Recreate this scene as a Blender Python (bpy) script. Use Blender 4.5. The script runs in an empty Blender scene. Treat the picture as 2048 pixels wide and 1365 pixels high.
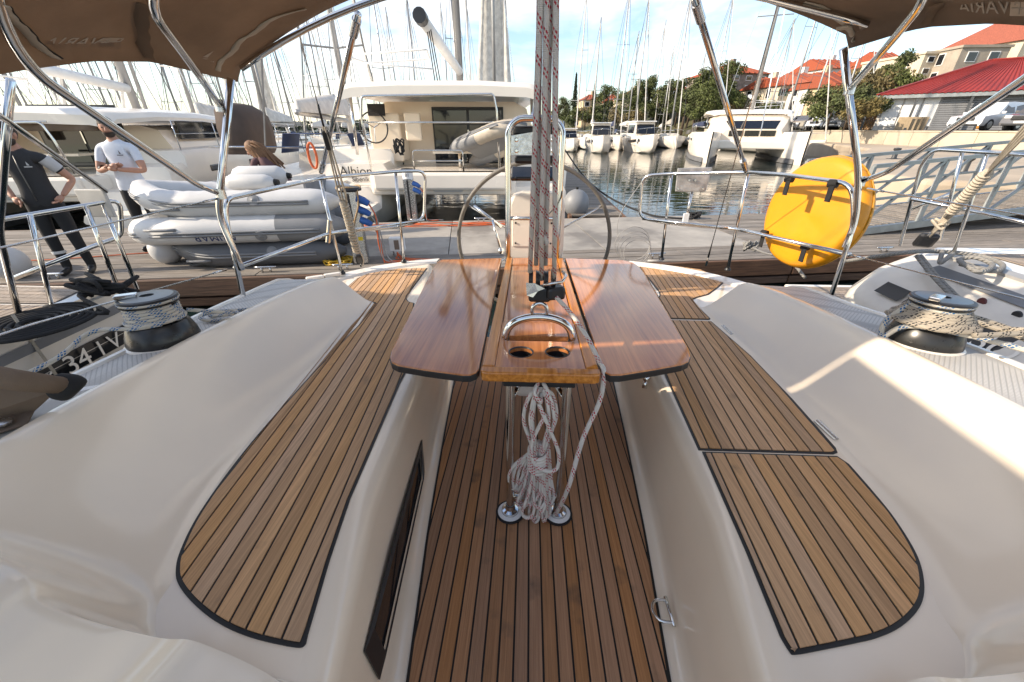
import bpy, bmesh, math, random
from math import sin, cos, pi, radians, sqrt, atan2, exp
from mathutils import Vector, Matrix, noise as mnoise
random.seed(7)
S = bpy.context.scene
COL = S.collection
V3 = Vector

# ------------------------------------------------------------ camera, sky, sun, exposure
FPX, PITCH, YAW = 778.0, radians(28.6), radians(2.4)
CAM = V3((-.054, 0, 2.15))
cam_d = bpy.data.cameras.new('camera'); cam = bpy.data.objects.new('camera', cam_d); COL.objects.link(cam)
cam.location = CAM; cam.rotation_euler = (pi/2-PITCH, 0, YAW)
cam_d.sensor_width = 36; cam_d.lens = FPX/2048*36; cam_d.clip_start = .02; cam_d.clip_end = 3000
S.camera = cam
SUN_AZ, SUN_EL = radians(-102), radians(28)      # azimuth left of the boat's aft axis (+Y)
sdir = V3((sin(SUN_AZ)*cos(SUN_EL), cos(SUN_AZ)*cos(SUN_EL), sin(SUN_EL)))
sun_d = bpy.data.lights.new('sun', 'SUN'); sun_d.energy = 3.3; sun_d.angle = radians(.9); sun_d.color = (1, .86, .68)
sun = bpy.data.objects.new('sun', sun_d); COL.objects.link(sun)
sun.rotation_euler = (-sdir).to_track_quat('-Z', 'Y').to_euler(); sun.location = (-20, 10, 20)
W = bpy.data.worlds.new('World'); S.world = W; W.use_nodes = True
nt = W.node_tree; nt.nodes.clear()
def N(t, ty, **kw):
    n = t.nodes.new(ty)
    for k, v in kw.items(): setattr(n, k, v)
    return n
out = N(nt, 'ShaderNodeOutputWorld'); bg = N(nt, 'ShaderNodeBackground'); sky = N(nt, 'ShaderNodeTexSky', sky_type='NISHITA', sun_disc=False)
sky.sun_elevation = SUN_EL; sky.sun_rotation = SUN_AZ; sky.air_density = 1.0; sky.dust_density = .6; sky.ozone_density = 1.4
tc = N(nt, 'ShaderNodeTexCoord'); mp = N(nt, 'ShaderNodeMapping'); mp.inputs['Scale'].default_value = (1.0, 1.0, 3.2)
cn = N(nt, 'ShaderNodeTexNoise'); cn.inputs['Scale'].default_value = 2.3; cn.inputs['Detail'].default_value = 7; cn.inputs['Roughness'].default_value = .55; cn.inputs['Distortion'].default_value = .3
cr = N(nt, 'ShaderNodeValToRGB'); cr.color_ramp.elements[0].position = .45; cr.color_ramp.elements[1].position = .73
mxs = N(nt, 'ShaderNodeMix', data_type='RGBA'); mxs.inputs[7].default_value = (7.6, 6.95, 6.2, 1)
nt.links.new(tc.outputs['Generated'], mp.inputs[0]); nt.links.new(mp.outputs[0], cn.inputs['Vector']); nt.links.new(cn.outputs[0], cr.inputs[0])
nt.links.new(cr.outputs[0], mxs.inputs[0]); nt.links.new(sky.outputs[0], mxs.inputs[6]); nt.links.new(mxs.outputs[2], bg.inputs[0]); nt.links.new(bg.outputs[0], out.inputs[0])
bg.inputs[1].default_value = .11
S.view_settings.view_transform = 'Standard'; S.view_settings.look = 'None'; S.view_settings.exposure = 1.2; S.view_settings.gamma = 1
S.render.engine = 'CYCLES'; S.cycles.max_bounces = 8

# ------------------------------------------------------------ pixel helpers (measuring the photograph: pixel -> point on a real plane)
_cy, _sy, _cp, _sp = cos(YAW), sin(YAW), cos(PITCH), sin(PITCH)
_fw = V3((-_sy*_cp, _cy*_cp, -_sp)); _rt = V3((_cy, _sy, 0)); _up = _rt.cross(_fw)
TRIM = radians(3.05); CB = V3((-.054, 0, 1.38))
BR = Matrix.Rotation(-TRIM, 3, 'X')
BOAT = Matrix.Translation(CAM - BR @ CB) @ BR.to_4x4()      # boat frame (sole at z=0, aft = +y) -> world
def ray(px, py): return _fw + _rt*((px-1024)/FPX) + _up*((682.5-py)/FPX)
def WZ(px, py, z): r = ray(px, py); return CAM + r*((z-CAM.z)/r.z)
def WY(px, py, y): r = ray(px, py); return CAM + r*((y-CAM.y)/r.y)
def _b(px, py): return BR.transposed() @ ray(px, py)
def BZ(px, py, z): r = _b(px, py); return CB + r*((z-CB.z)/r.z)
def BY(px, py, y): r = _b(px, py); return CB + r*((y-CB.y)/r.y)
def BX(px, py, x): r = _b(px, py); return CB + r*((x-CB.x)/r.x)
def lerp(a, b, t): return a+(b-a)*t
def interp(x, pts):
    if x <= pts[0][0]: return pts[0][1]
    for (a, va), (b, vb) in zip(pts, pts[1:]):
        if x <= b: return lerp(va, vb, (x-a)/(b-a))
    return pts[-1][1]
def smooth_path(P, n=6, closed=False):
    P = [V3(p) for p in P]; m = len(P); o = []
    rng = range(m) if closed else range(m-1)
    for i in rng:
        g = (lambda k: P[k % m]) if closed else (lambda k: P[max(0, min(m-1, k))])
        p0, p1, p2, p3 = g(i-1), g(i), g(i+1), g(i+2)
        for j in range(n):
            t = j/n
            o.append(.5*((2*p1)+(p2-p0)*t+(2*p0-5*p1+4*p2-p3)*t*t+(3*p1-p0-3*p2+p3)*t**3))
    if not closed: o.append(P[-1])
    return o

# ------------------------------------------------------------ materials
MAT = {}
def mat(name, col, rough=.5, metal=0., var=.12, vs=4., bump=0., bs=60., coat=0., rnd=0., stretch=(1, 1, 1), col2=None, spec=.5, detail=5, spots=None, trans=0., alpha=1., tl=0.):
    if name in MAT: return MAT[name]
    m = bpy.data.materials.new(name); m.use_nodes = True; t = m.node_tree; b = t.nodes['Principled BSDF']
    b.inputs['Roughness'].default_value = rough; b.inputs['Metallic'].default_value = metal
    b.inputs['Coat Weight'].default_value = coat; b.inputs['Coat Roughness'].default_value = .08; b.inputs['Specular IOR Level'].default_value = spec
    if trans: b.inputs['Transmission Weight'].default_value = trans
    if alpha < 1: b.inputs['Alpha'].default_value = alpha
    L = t.links.new
    tc = N(t, 'ShaderNodeTexCoord'); mp = N(t, 'ShaderNodeMapping'); mp.inputs['Scale'].default_value = stretch
    oi = N(t, 'ShaderNodeObjectInfo'); vm = N(t, 'ShaderNodeVectorMath', operation='MULTIPLY_ADD')
    cb = N(t, 'ShaderNodeCombineXYZ'); L(oi.outputs['Random'], cb.inputs[0]); L(oi.outputs['Random'], cb.inputs[1])
    L(cb.outputs[0], vm.inputs[0]); vm.inputs[1].default_value = (37, 53, 0); L(tc.outputs['Object'], vm.inputs[2])
    L(vm.outputs[0], mp.inputs[0])
    nz = N(t, 'ShaderNodeTexNoise'); nz.inputs['Scale'].default_value = vs; nz.inputs['Detail'].default_value = detail; nz.inputs['Roughness'].default_value = .62
    L(mp.outputs[0], nz.inputs['Vector'])
    c2 = col2 or tuple(c*(1-var*1.6) for c in col)
    c1 = tuple(min(1, c*(1+var*.8)) for c in col)
    rp = N(t, 'ShaderNodeValToRGB'); e = rp.color_ramp.elements
    e[0].position = .32; e[1].position = .68; e[0].color = (*c2, 1); e[1].color = (*c1, 1)
    L(nz.outputs[0], rp.inputs[0]); cur = rp.outputs[0]
    if rnd:
        h = N(t, 'ShaderNodeHueSaturation'); mr = N(t, 'ShaderNodeMapRange'); mr.inputs[3].default_value = 1-rnd; mr.inputs[4].default_value = 1+rnd
        L(oi.outputs['Random'], mr.inputs[0]); L(mr.outputs[0], h.inputs['Value']); L(cur, h.inputs['Color'])
        m2 = N(t, 'ShaderNodeMath', operation='FRACT'); m3 = N(t, 'ShaderNodeMath', operation='MULTIPLY'); m3.inputs[1].default_value = 7.31
        L(oi.outputs['Random'], m3.inputs[0]); L(m3.outputs[0], m2.inputs[0])
        mr2 = N(t, 'ShaderNodeMapRange'); mr2.inputs[3].default_value = 1-rnd*.9; mr2.inputs[4].default_value = 1+rnd*.6
        L(m2.outputs[0], mr2.inputs[0]); L(mr2.outputs[0], h.inputs['Saturation']); cur = h.outputs[0]
    if spots:   # (colour, scale, threshold, amount)
        n2 = N(t, 'ShaderNodeTexNoise'); n2.inputs['Scale'].default_value = spots[1]; n2.inputs['Detail'].default_value = 6; L(vm.outputs[0], n2.inputs['Vector'])
        mr = N(t, 'ShaderNodeMapRange'); mr.inputs[1].default_value = spots[2]; mr.inputs[2].default_value = spots[2]+.12; mr.inputs[4].default_value = spots[3]; L(n2.outputs[0], mr.inputs[0])
        mx = N(t, 'ShaderNodeMix', data_type='RGBA'); mx.inputs[7].default_value = (*spots[0], 1); L(mr.outputs[0], mx.inputs[0]); L(cur, mx.inputs[6]); cur = mx.outputs[2]
    L(cur, b.inputs['Base Color'])
    rr = N(t, 'ShaderNodeMapRange'); rr.inputs[3].default_value = max(0.02, rough*.8); rr.inputs[4].default_value = min(1, rough*1.25); L(nz.outputs[0], rr.inputs[0]); L(rr.outputs[0], b.inputs['Roughness'])
    if bump:
        n3 = N(t, 'ShaderNodeTexNoise'); n3.inputs['Scale'].default_value = bs; n3.inputs['Detail'].default_value = 3; L(mp.outputs[0], n3.inputs['Vector'])
        bp = N(t, 'ShaderNodeBump'); bp.inputs['Strength'].default_value = bump; bp.inputs['Distance'].default_value = .004; L(n3.outputs[0], bp.inputs['Height']); L(bp.outputs[0], b.inputs['Normal'])
    if tl:
        tr = N(t, 'ShaderNodeBsdfTranslucent'); L(cur, tr.inputs[0]); ms = N(t, 'ShaderNodeMixShader'); ms.inputs[0].default_value = tl
        L(b.outputs[0], ms.inputs[1]); L(tr.outputs[0], ms.inputs[2]); L(ms.outputs[0], t.nodes['Material Output'].inputs[0])
    MAT[name] = m; return m
def rope_mat(name, base, fleck, dash=.5, pitch=.075, band=.45, twist=1.0, three=False):
    m = bpy.data.materials.new(name); m.use_nodes = True; t = m.node_tree; b = t.nodes['Principled BSDF']; L = t.links.new
    b.inputs['Roughness'].default_value = .85
    uv = N(t, 'ShaderNodeUVMap'); sp = N(t, 'ShaderNodeSeparateXYZ'); L(uv.outputs[0], sp.inputs[0])
    def mth(op, a, bb=None, c=None):
        n = N(t, 'ShaderNodeMath', operation=op)
        for i, x in enumerate((a, bb, c)):
            if x is None: continue
            if isinstance(x, (int, float)): n.inputs[i].default_value = x
            else: L(x, n.inputs[i])
        return n.outputs[0]
    u, v = sp.outputs[0], sp.outputs[1]
    a1 = mth('FRACT', mth('ADD', mth('MULTIPLY', v, 1/pitch), mth('MULTIPLY', u, twist)))
    bandm = mth('LESS_THAN', a1, band)
    d1 = mth('LESS_THAN', mth('FRACT', mth('ADD', mth('MULTIPLY', v, 75), mth('MULTIPLY', u, 4))), dash)
    d2 = mth('LESS_THAN', mth('FRACT', mth('SUBTRACT', mth('MULTIPLY', u, 5), mth('MULTIPLY', v, 30))), .7)
    msk = mth('MULTIPLY', bandm, mth('MULTIPLY', d1, d2))
    nz = N(t, 'ShaderNodeTexNoise'); nz.inputs['Scale'].default_value = 25; rp = N(t, 'ShaderNodeValToRGB')
    tco = N(t, 'ShaderNodeTexCoord'); L(tco.outputs['Object'], nz.inputs['Vector'])
    rp.color_ramp.elements[0].color = (*[c*.72 for c in base], 1); rp.color_ramp.elements[1].color = (*base, 1); L(nz.outputs[0], rp.inputs[0])
    mx = N(t, 'ShaderNodeMix', data_type='RGBA'); L(msk, mx.inputs[0]); L(rp.outputs[0], mx.inputs[6]); mx.inputs[7].default_value = (*fleck, 1); L(mx.outputs[2], b.inputs['Base Color'])
    h = mth('SINE', mth('MULTIPLY', mth('ADD', mth('MULTIPLY', v, 30 if three else 130), mth('MULTIPLY', u, 3 if three else 5)), 6.283))
    if not three: h = mth('MULTIPLY', h, mth('SINE', mth('MULTIPLY', mth('SUBTRACT', mth('MULTIPLY', v, 130), mth('MULTIPLY', u, 5)), 6.283)))
    bp = N(t, 'ShaderNodeBump'); bp.inputs['Strength'].default_value = .9 if three else .5; bp.inputs['Distance'].default_value = .004 if three else .002; L(h, bp.inputs['Height']); L(bp.outputs[0], b.inputs['Normal'])
    MAT[name] = m; return m
def grid_mat(name, col, col2, pitch=.012, rough=.55):       # moulded non-slip pattern
    m = bpy.data.materials.new(name); m.use_nodes = True; t = m.node_tree; b = t.nodes['Principled BSDF']; L = t.links.new
    b.inputs['Roughness'].default_value = rough
    tc = N(t, 'ShaderNodeTexCoord'); mp = N(t, 'ShaderNodeMapping'); mp.inputs['Rotation'].default_value = (0, 0, pi/4); mp.inputs['Scale'].default_value = (1/pitch,)*3
    ck = N(t, 'ShaderNodeTexVoronoi', distance='CHEBYCHEV'); ck.inputs['Randomness'].default_value = 0; ck.inputs['Scale'].default_value = 1
    L(tc.outputs['Object'], mp.inputs[0]); L(mp.outputs[0], ck.inputs['Vector'])
    rp = N(t, 'ShaderNodeValToRGB'); rp.color_ramp.elements[0].position = .30; rp.color_ramp.elements[1].position = .42
    rp.color_ramp.elements[0].color = (*col, 1); rp.color_ramp.elements[1].color = (*col2, 1); L(ck.outputs['Distance'], rp.inputs[0]); L(rp.outputs[0], b.inputs['Base Color'])
    bp = N(t, 'ShaderNodeBump', invert=True); bp.inputs['Strength'].default_value = .6; bp.inputs['Distance'].default_value = .003; L(ck.outputs['Distance'], bp.inputs['Height']); L(bp.outputs[0], b.inputs['Normal'])
    MAT[name] = m; return m

gel = mat('gelcoat', (.86, .735, .585), .15, var=.03, vs=1.5, coat=.35, bump=.015, bs=3)
gelw = mat('gelcoat_white', (.83, .765, .675), .25, var=.03, vs=1.5, coat=.2)
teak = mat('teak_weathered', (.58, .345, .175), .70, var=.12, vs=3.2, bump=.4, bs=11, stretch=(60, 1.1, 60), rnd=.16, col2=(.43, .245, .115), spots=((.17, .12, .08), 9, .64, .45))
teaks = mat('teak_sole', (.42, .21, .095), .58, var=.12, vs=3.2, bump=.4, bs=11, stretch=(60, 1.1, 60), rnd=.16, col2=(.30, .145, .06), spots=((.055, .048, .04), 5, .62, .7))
teakg = mat('teak_grey', (.36, .29, .23), .75, var=.3, vs=3, bump=.4, bs=11, stretch=(34, 1.1, 34), rnd=.15)
caulk = mat('black_caulk', (.012, .012, .012), .5, var=.1)
varn = mat('varnished_mahogany', (.54, .195, .038), .08, var=.2, vs=2.2, stretch=(30, .9, 30), col2=(.38, .115, .018), coat=.3, spec=.5, rnd=.1, bump=.02, bs=2)
varnl = mat('varnished_rail', (.56, .24, .065), .12, var=.3, vs=2.2, stretch=(30, .9, 30), col2=(.36, .13, .03), coat=0., rnd=.15)
steel = mat('stainless', (.66, .66, .65), .10, 1., var=.05, vs=6)
steelb = mat('brushed_stainless', (.60, .60, .60), .26, 1., var=.12, vs=40)
alu = mat('aluminium', (.55, .56, .57), .38, 1., var=.06)
blackp = mat('black_plastic', (.018, .018, .02), .38, var=.1)
blackf = mat('black_fabric', (.012, .012, .013), .9, var=.2)
canvas = mat('brown_canvas', (.30, .225, .165), .92, var=.14, vs=3, bump=.5, bs=420, rnd=.03, tl=.4)
canvasg = mat('grey_canvas', (.11, .105, .10), .9, var=.12, vs=3, bump=.4, bs=300)
zipm = mat('zip_tape', (.46, .42, .35), .85, var=.1)
yellow = mat('yellow_vinyl', (.64, .265, .004), .38, var=.06, vs=3, bump=.15, bs=9, coat=.1)
pvcw = mat('white_pvc', (.58, .575, .57), .45, var=.06, vs=2, bump=.12, bs=14)
pvcg = mat('grey_pvc', (.21, .215, .225), .5, var=.08, vs=2, bump=.1, bs=14)
pvcd = mat('dark_grey_pvc', (.105, .11, .12), .5, var=.08, vs=2)
white = mat('white_paint', (.78, .78, .77), .4, var=.05)
glassd = mat('dark_glass', (.012, .013, .016), .05, var=.1, spec=.8)
red_rope = rope_mat('rope_red_fleck', (.72, .68, .62), (.42, .025, .04), band=.42)
blue_rope = rope_mat('rope_blue_fleck', (.66, .61, .52), (.02, .12, .30), dash=.62, band=.5)
black_rope = rope_mat('rope_black_fleck', (.46, .40, .32), (.015, .015, .02), band=.55, pitch=.06)
tan_rope = rope_mat('rope_tan', (.55, .48, .38), (.40, .34, .26), band=.5)
grey_rope = rope_mat('rope_grey_laid', (.30, .29, .27), (.22, .21, .2), three=True)
dark_rope = rope_mat('rope_black', (.02, .02, .022), (.012, .012, .012))
orange_c = mat('orange_cable', (.62, .12, .03), .5)
nonskid = grid_mat('nonskid', (.62, .60, .57), (.40, .385, .365), .014)

# ------------------------------------------------------------ mesh building
class MB:
    def __init__(s): s.v = []; s.f = []; s.uv = {}
    def add(s, vs, fs):
        b = len(s.v); s.v += [tuple(x) for x in vs]; s.f += [tuple(i+b for i in q) for q in fs]; return s
    def box(s, c, d, rz=0, R=None, taper=1.):
        x, y, z = (k/2 for k in d); R = R or Matrix.Rotation(rz, 3, 'Z'); c = V3(c)
        P = [V3((sx*x*(taper if sz > 0 else 1), sy*y*(taper if sz > 0 else 1), sz*z)) for sz in (-1, 1) for sy in (-1, 1) for sx in (-1, 1)]
        return s.add([c+R @ p for p in P], [(0, 2, 3, 1), (4, 5, 7, 6), (0, 1, 5, 4), (2, 6, 7, 3), (0, 4, 6, 2), (1, 3, 7, 5)])
    def bar(s, a, b, w, h):
        a, b = V3(a), V3(b); d = b-a; q = d.to_track_quat('Y', 'Z').to_matrix()
        return s.box((a+b)/2, (w, d.length, h), R=q)
    def tube(s, P, r, seg=8, closed=False, caps=True, rad=None):
        P = [V3(p) for p in P]; n = len(P); b = len(s.v); up = None; L = 0.; rings = []
        for i, p in enumerate(P):
            if closed: d = P[(i+1) % n]-P[i-1]
            else: d = P[min(i+1, n-1)]-P[max(i-1, 0)]
            if d.length < 1e-9: d = V3((0, 0, 1))
            d.normalize()
            if up is None: up = d.orthogonal().normalized()
            else:
                up = up-d*up.dot(d)
                up = up.normalized() if up.length > 1e-6 else d.orthogonal().normalized()
            w = d.cross(up); rr = rad[i] if rad else r
            if i: L += (P[i]-P[i-1]).length
            rings.append(L)
            for k in range(seg):
                a = 2*pi*k/seg; s.v.append(tuple(p+up*(cos(a)*rr)+w*(sin(a)*rr)))
        m = n if closed else n-1
        for i in range(m):
            j = (i+1) % n
            for k in range(seg):
                k2 = (k+1) % seg; f = (b+i*seg+k, b+i*seg+k2, b+j*seg+k2, b+j*seg+k)
                v1 = rings[j] if j else L+(P[0]-P[-1]).length
                s.uv[len(s.f)] = ((k/seg, rings[i]), ((k+1)/seg, rings[i]), ((k+1)/seg, v1), (k/seg, v1)); s.f.append(f)
        if caps and not closed:
            s.f.append(tuple(b+k for k in range(seg))[::-1]); s.f.append(tuple(b+(n-1)*seg+k for k in range(seg)))
        return s
    def lathe(s, prof, c=(0, 0, 0), seg=24, R=None, a0=0, a1=2*pi):
        b = len(s.v); c = V3(c); R = R or Matrix.Identity(3); full = abs(a1-a0-2*pi) < 1e-6; m = seg if full else seg+1
        for r, z in prof:
            for k in range(m):
                a = a0+(a1-a0)*k/seg; s.v.append(tuple(c+R @ V3((r*cos(a), r*sin(a), z))))
        for i in range(len(prof)-1):
            for k in range(seg):
                k2 = (k+1) % m; s.f.append((b+i*m+k, b+i*m+k2, b+(i+1)*m+k2, b+(i+1)*m+k))
        return s
    def loft(s, secs, closed=False, capa=False, capb=False):
        b = len(s.v); n = len(secs[0])
        for q in secs: s.v += [tuple(p) for p in q]
        for i in range(len(secs)-1):
            for k in range(n if closed else n-1):
                k2 = (k+1) % n; s.f.append((b+i*n+k, b+i*n+k2, b+(i+1)*n+k2, b+(i+1)*n+k))
        if capa: s.f.append(tuple(b+k for k in range(n))[::-1])
        if capb: s.f.append(tuple(b+(len(secs)-1)*n+k for k in range(n)))
        return s
    def prism(s, poly, z0, z1):
        n = len(poly); b = len(s.v)
        s.v += [(p[0], p[1], z0) for p in poly]+[(p[0], p[1], z1) for p in poly]
        a = sum(poly[i][0]*poly[(i+1) % n][1]-poly[(i+1) % n][0]*poly[i][1] for i in range(n))
        o = tuple(range(n)) if a > 0 else tuple(range(n))[::-1]
        s.f.append(tuple(b+i for i in o[::-1])); s.f.append(tuple(b+n+i for i in o))
        for i in range(n):
            j = (i+1) % n; q = (b+i, b+j, b+n+j, b+n+i); s.f.append(q if a > 0 else q[::-1])
        return s
    def ball(s, c, r, seg=12, rings=8, R=None):
        r = (r,)*3 if isinstance(r, (int, float)) else r; c = V3(c); R = R or Matrix.Identity(3); b = len(s.v)
        for i in range(rings+1):
            t = pi*i/rings
            for k in range(seg):
                a = 2*pi*k/seg; s.v.append(tuple(c+R @ V3((r[0]*sin(t)*cos(a), r[1]*sin(t)*sin(a), r[2]*cos(t)))))
        for i in range(rings):
            for k in range(seg):
                k2 = (k+1) % seg; s.f.append((b+i*seg+k, b+(i+1)*seg+k, b+(i+1)*seg+k2, b+i*seg+k2))
        return s
    def build(s, name, m, parent=None, smooth=False, bevel=0, sub=0, solid=0, M=None, ang=40):
        me = bpy.data.meshes.new(name); me.from_pydata(s.v, [], s.f); me.validate(clean_customdata=False)
        if s.uv and len(me.polygons) == len(s.f):
            ul = me.uv_layers.new(name='UVMap')
            for i, p in enumerate(me.polygons):
                q = s.uv.get(i)
                if q:
                    for k, li in enumerate(p.loop_indices): ul.data[li].uv = q[k]
        me.materials.append(m); o = bpy.data.objects.new(name, me); COL.objects.link(o)
        if smooth: me.shade_smooth(); (me.set_sharp_from_angle(angle=radians(ang)) if smooth == 'a' else None)
        if parent: o.parent = parent
        if M is not None: o.matrix_world = M
        if solid: md = o.modifiers.new('solid', 'SOLIDIFY'); md.thickness = solid
        if bevel: md = o.modifiers.new('bevel', 'BEVEL'); md.width = bevel; md.segments = 2; md.limit_method = 'ANGLE'; md.angle_limit = radians(40)
        if sub: md = o.modifiers.new('sub', 'SUBSURF'); md.levels = sub; md.render_levels = sub
        return o
def tag(o, label, cat=None, group=None):
    o['label'] = label
    if cat: o['category'] = cat
    if group: o['group'] = group
    return o
def structure(o): o['kind'] = 'structure'; return o
def stuff(o): o['kind'] = 'stuff'; return o
def thing(name, label, cat, loc=(0, 0, 0), rz=0, group=None, M=None):
    o = bpy.data.objects.new(name, None); COL.objects.link(o); o.location = loc; o.rotation_euler = (0, 0, rz); o.empty_display_size = .1
    if M is not None: o.matrix_world = M
    return tag(o, label, cat, group)
def copy_tree(o, parent=None):
    c = o.copy(); COL.objects.link(c); c.parent = parent
    if parent: c.matrix_parent_inverse = o.matrix_parent_inverse.copy()
    for ch in list(o.children): copy_tree(ch, c)
    return c
def clip(poly, nx, ny, d):          # keep nx*x+ny*y <= d
    o = []; n = len(poly)
    for i in range(n):
        a, b = poly[i], poly[(i+1) % n]; da = nx*a[0]+ny*a[1]-d; db = nx*b[0]+ny*b[1]-d
        if da <= 0: o.append(a)
        if da*db < 0: t = da/(da-db); o.append((a[0]+(b[0]-a[0])*t, a[1]+(b[1]-a[1])*t))
    return o
def area(p): return abs(sum(p[i][0]*p[(i+1) % len(p)][1]-p[(i+1) % len(p)][0]*p[i][1] for i in range(len(p))))/2
def inset(poly, d):
    n = len(poly); a = sum(poly[i][0]*poly[(i+1) % n][1]-poly[(i+1) % n][0]*poly[i][1] for i in range(n)); sg = 1 if a > 0 else -1; o = []
    for i in range(n):
        p, q, r = (V3((*poly[k % n][:2], 0)) for k in (i-1, i, i+1)); e1 = (q-p).normalized(); e2 = (r-q).normalized()
        n1 = V3((-e1.y, e1.x, 0))*sg; n2 = V3((-e2.y, e2.x, 0))*sg; b = (n1+n2); b = b/max(.3, b.length_squared/2)
        o.append((q.x+b.x*d, q.y+b.y*d))
    return o
def planked(name, parent, poly, z, ang, pitch, m, gap=.0065, base=.0025, top=.006, off=0., rim=.010, minarea=.0004):
    """teak panel: black caulk bed + one mesh per plank, strips along direction ang (from +y), clipped by the outline"""
    b = MB().prism(poly, z, z+base).build(name, caulk, parent)
    pin = inset(poly, rim); nx, ny = cos(ang), sin(ang)
    ds = [nx*x+ny*y for x, y in pin]; k0 = int(math.floor((min(ds)-off)/pitch)); k1 = int(math.ceil((max(ds)-off)/pitch))
    for k in range(k0, k1):
        lo = off+k*pitch+gap/2; hi = off+(k+1)*pitch-gap/2
        q = clip(clip(pin, nx, ny, hi), -nx, -ny, -lo)
        if len(q) < 3 or area(q) < minarea: continue
        o = MB().prism(q, z+base*.5, z+top).build('plank', m, b)
    return b
def text_mesh(name, body, size, m, parent=None, M=None, ext=.001, space=1.):
    c = bpy.data.curves.new(name, 'FONT'); c.body = body; c.size = size; c.extrude = ext; c.space_character = space; c.align_x = 'CENTER'; c.align_y = 'CENTER'
    o = bpy.data.objects.new(name, c); COL.objects.link(o)
    me = bpy.data.meshes.new_from_object(o); bpy.data.objects.remove(o); me.materials.clear(); me.materials.append(m); o = bpy.data.objects.new(name, me); COL.objects.link(o)
    if parent: o.parent = parent
    if M is not None: o.matrix_world = M if not parent else o.matrix_world
    if M is not None and parent: o.matrix_local = M
    return o
def frame(o, x, y):     # matrix with origin o, text x direction, text y direction
    x = V3(x).normalized(); y = V3(y); y = (y-x*y.dot(x)).normalized(); z = x.cross(y)
    m = Matrix((x, y, z)).transposed().to_4x4(); m.translation = V3(o); return m
# ============================================================ our own yacht (boat frame)
yacht = thing('sailing_yacht', 'sailing yacht cockpit with teak benches, varnished table, wheel and brown canvas bimini', 'sailing yacht', M=BOAT)
BZ2 = lambda p, z=.41: tuple(BZ(p[0], p[1], z)[:2])
HW = [(.0, .33), (.2, .345), (.58, .383), (1.1, .444), (1.7, .497), (2.35, .548), (2.95, .59)]
XE = [(.0, .40), (.3, .43), (.46, .463), (.86, .533), (1.7, .58), (2.55, .63), (2.66, .80), (3.75, 1.0)]
hw = lambda y: interp(y, HW)
xe = lambda y: interp(y, XE)
# --- sole
ys = [.15+.1*i for i in range(29)]
sole_poly = [(hw(y), y) for y in ys]+[(-hw(y), y) for y in ys[::-1]]
MB().prism([(x*1.12, y) for x, y in sole_poly], -.05, -.001).build('sole_moulding', gelw, yacht)
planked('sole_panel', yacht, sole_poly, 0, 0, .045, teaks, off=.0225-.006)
# --- mirrored mouldings
def both(fn):
    for sx in (-1, 1): fn(sx)
def well(sx):
    secs = []
    for i in range(38):
        y = .05+.1*i; h, e = hw(min(y, 2.9)), xe(y)
        if y > 2.95: h = xe(y)-.1
        P = [(h-.01, -.01), (h+.012, .004), (h+.03, .012), (h+.042, .03), (h+.05, .07), (lerp(h+.05, e-.012, .5), .22), (e-.014, .345), (e-.008, .378), (e+.006, .398), (e+.028, .4085), (e+.05, .4092), (e+.075, .4075)]
        secs.append([(sx*a, y, b) for a, b in P])
    if sx > 0: secs = secs[::-1]
    MB().loft(secs).build('footwell_wall', gel, yacht, smooth=True)
both(well)
OUT = [(-1.78, 2.55), (-1.82, 3.0), (-1.74, 3.25), (-1.55, 3.52), (-1.3, 3.74), (-1.05, 3.86), (-.95, 3.9)]
def seat(sx):
    P = [(-(xe(y)+.045), y) for y in [.05+.1*i for i in range(38)]]+[(-.95, 3.88)]+OUT[::-1]+[(-1.6, 2.5), (-1.45, .3), (-1.2, .05)]
    MB().prism([(x*-sx, y) for x, y in P], .33, .4085).build('seat_moulding', gel, yacht)
    # raised stern rim and transom face
    secs = []
    for (x, y), (xi, yi) in zip(OUT, [(-1.55, 2.6), (-1.66, 3.0), (-1.62, 3.2), (-1.46, 3.42), (-1.24, 3.6), (-1.03, 3.74), (-.96, 3.78)]):
        secs.append([(-sx*a, b, c) for a, b, c in [(xi, yi, .409), (lerp(xi, x, .12), lerp(yi, y, .12), .426), (lerp(xi, x, .9), lerp(yi, y, .9), .432), (x, y, .415), (x*1.003, y+.01, .3), (x*.97, y+.05, -.9)]])
    secs = [[V3(p) for p in q] for q in secs]; n = len(secs[0]); S2 = [smooth_path([q[k] for q in secs], 5) for k in range(n)]
    MB().loft([[S2[k][i] for k in range(n)] for i in range(len(S2[0]))]).build('stern_rim', gelw, yacht, smooth='a')
both(seat)
FOOT = [(-1.18, 2.64), (-1.17, 2.3), (-1.16, 1.9), (-1.145, 1.5), (-1.115, 1.15), (-1.07, .87), (-1.01, .69), (-.965, .59), (-.93, .53), (-.90, .49), (-.86, .455), (-.81, .44), (-.75, .43), (-.55, .40), (-.42, .38)]
RIM = [(-1.36, 2.5, .635), (-1.41, 2.3, .655), (-1.42, 1.9, .68), (-1.42, 1.5, .695), (-1.42, 1.15, .70), (-1.42, .85, .70), (-1.41, .66, .695), (-1.39, .53, .69)]
RIM += [tuple(BZ(px, py, z)) for px, py, z in [(24, 1139, .665), (61, 1197, .64), (147, 1235, .60), (318, 1276, .51), (400, 1286, .455), (560, 1365, .425)]]+[(-.42, .31, .418)]
fp = smooth_path([(x, y, .41) for x, y in FOOT], 5); rp_ = smooth_path(RIM, 5)
PROF = [(-.12, -.02), (-.06, -.003), (0, .008), (.08, .045), (.2, .13), (.38, .33), (.6, .60), (.78, .82), (.89, .935), (.96, .985), (1., 1.)]
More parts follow.
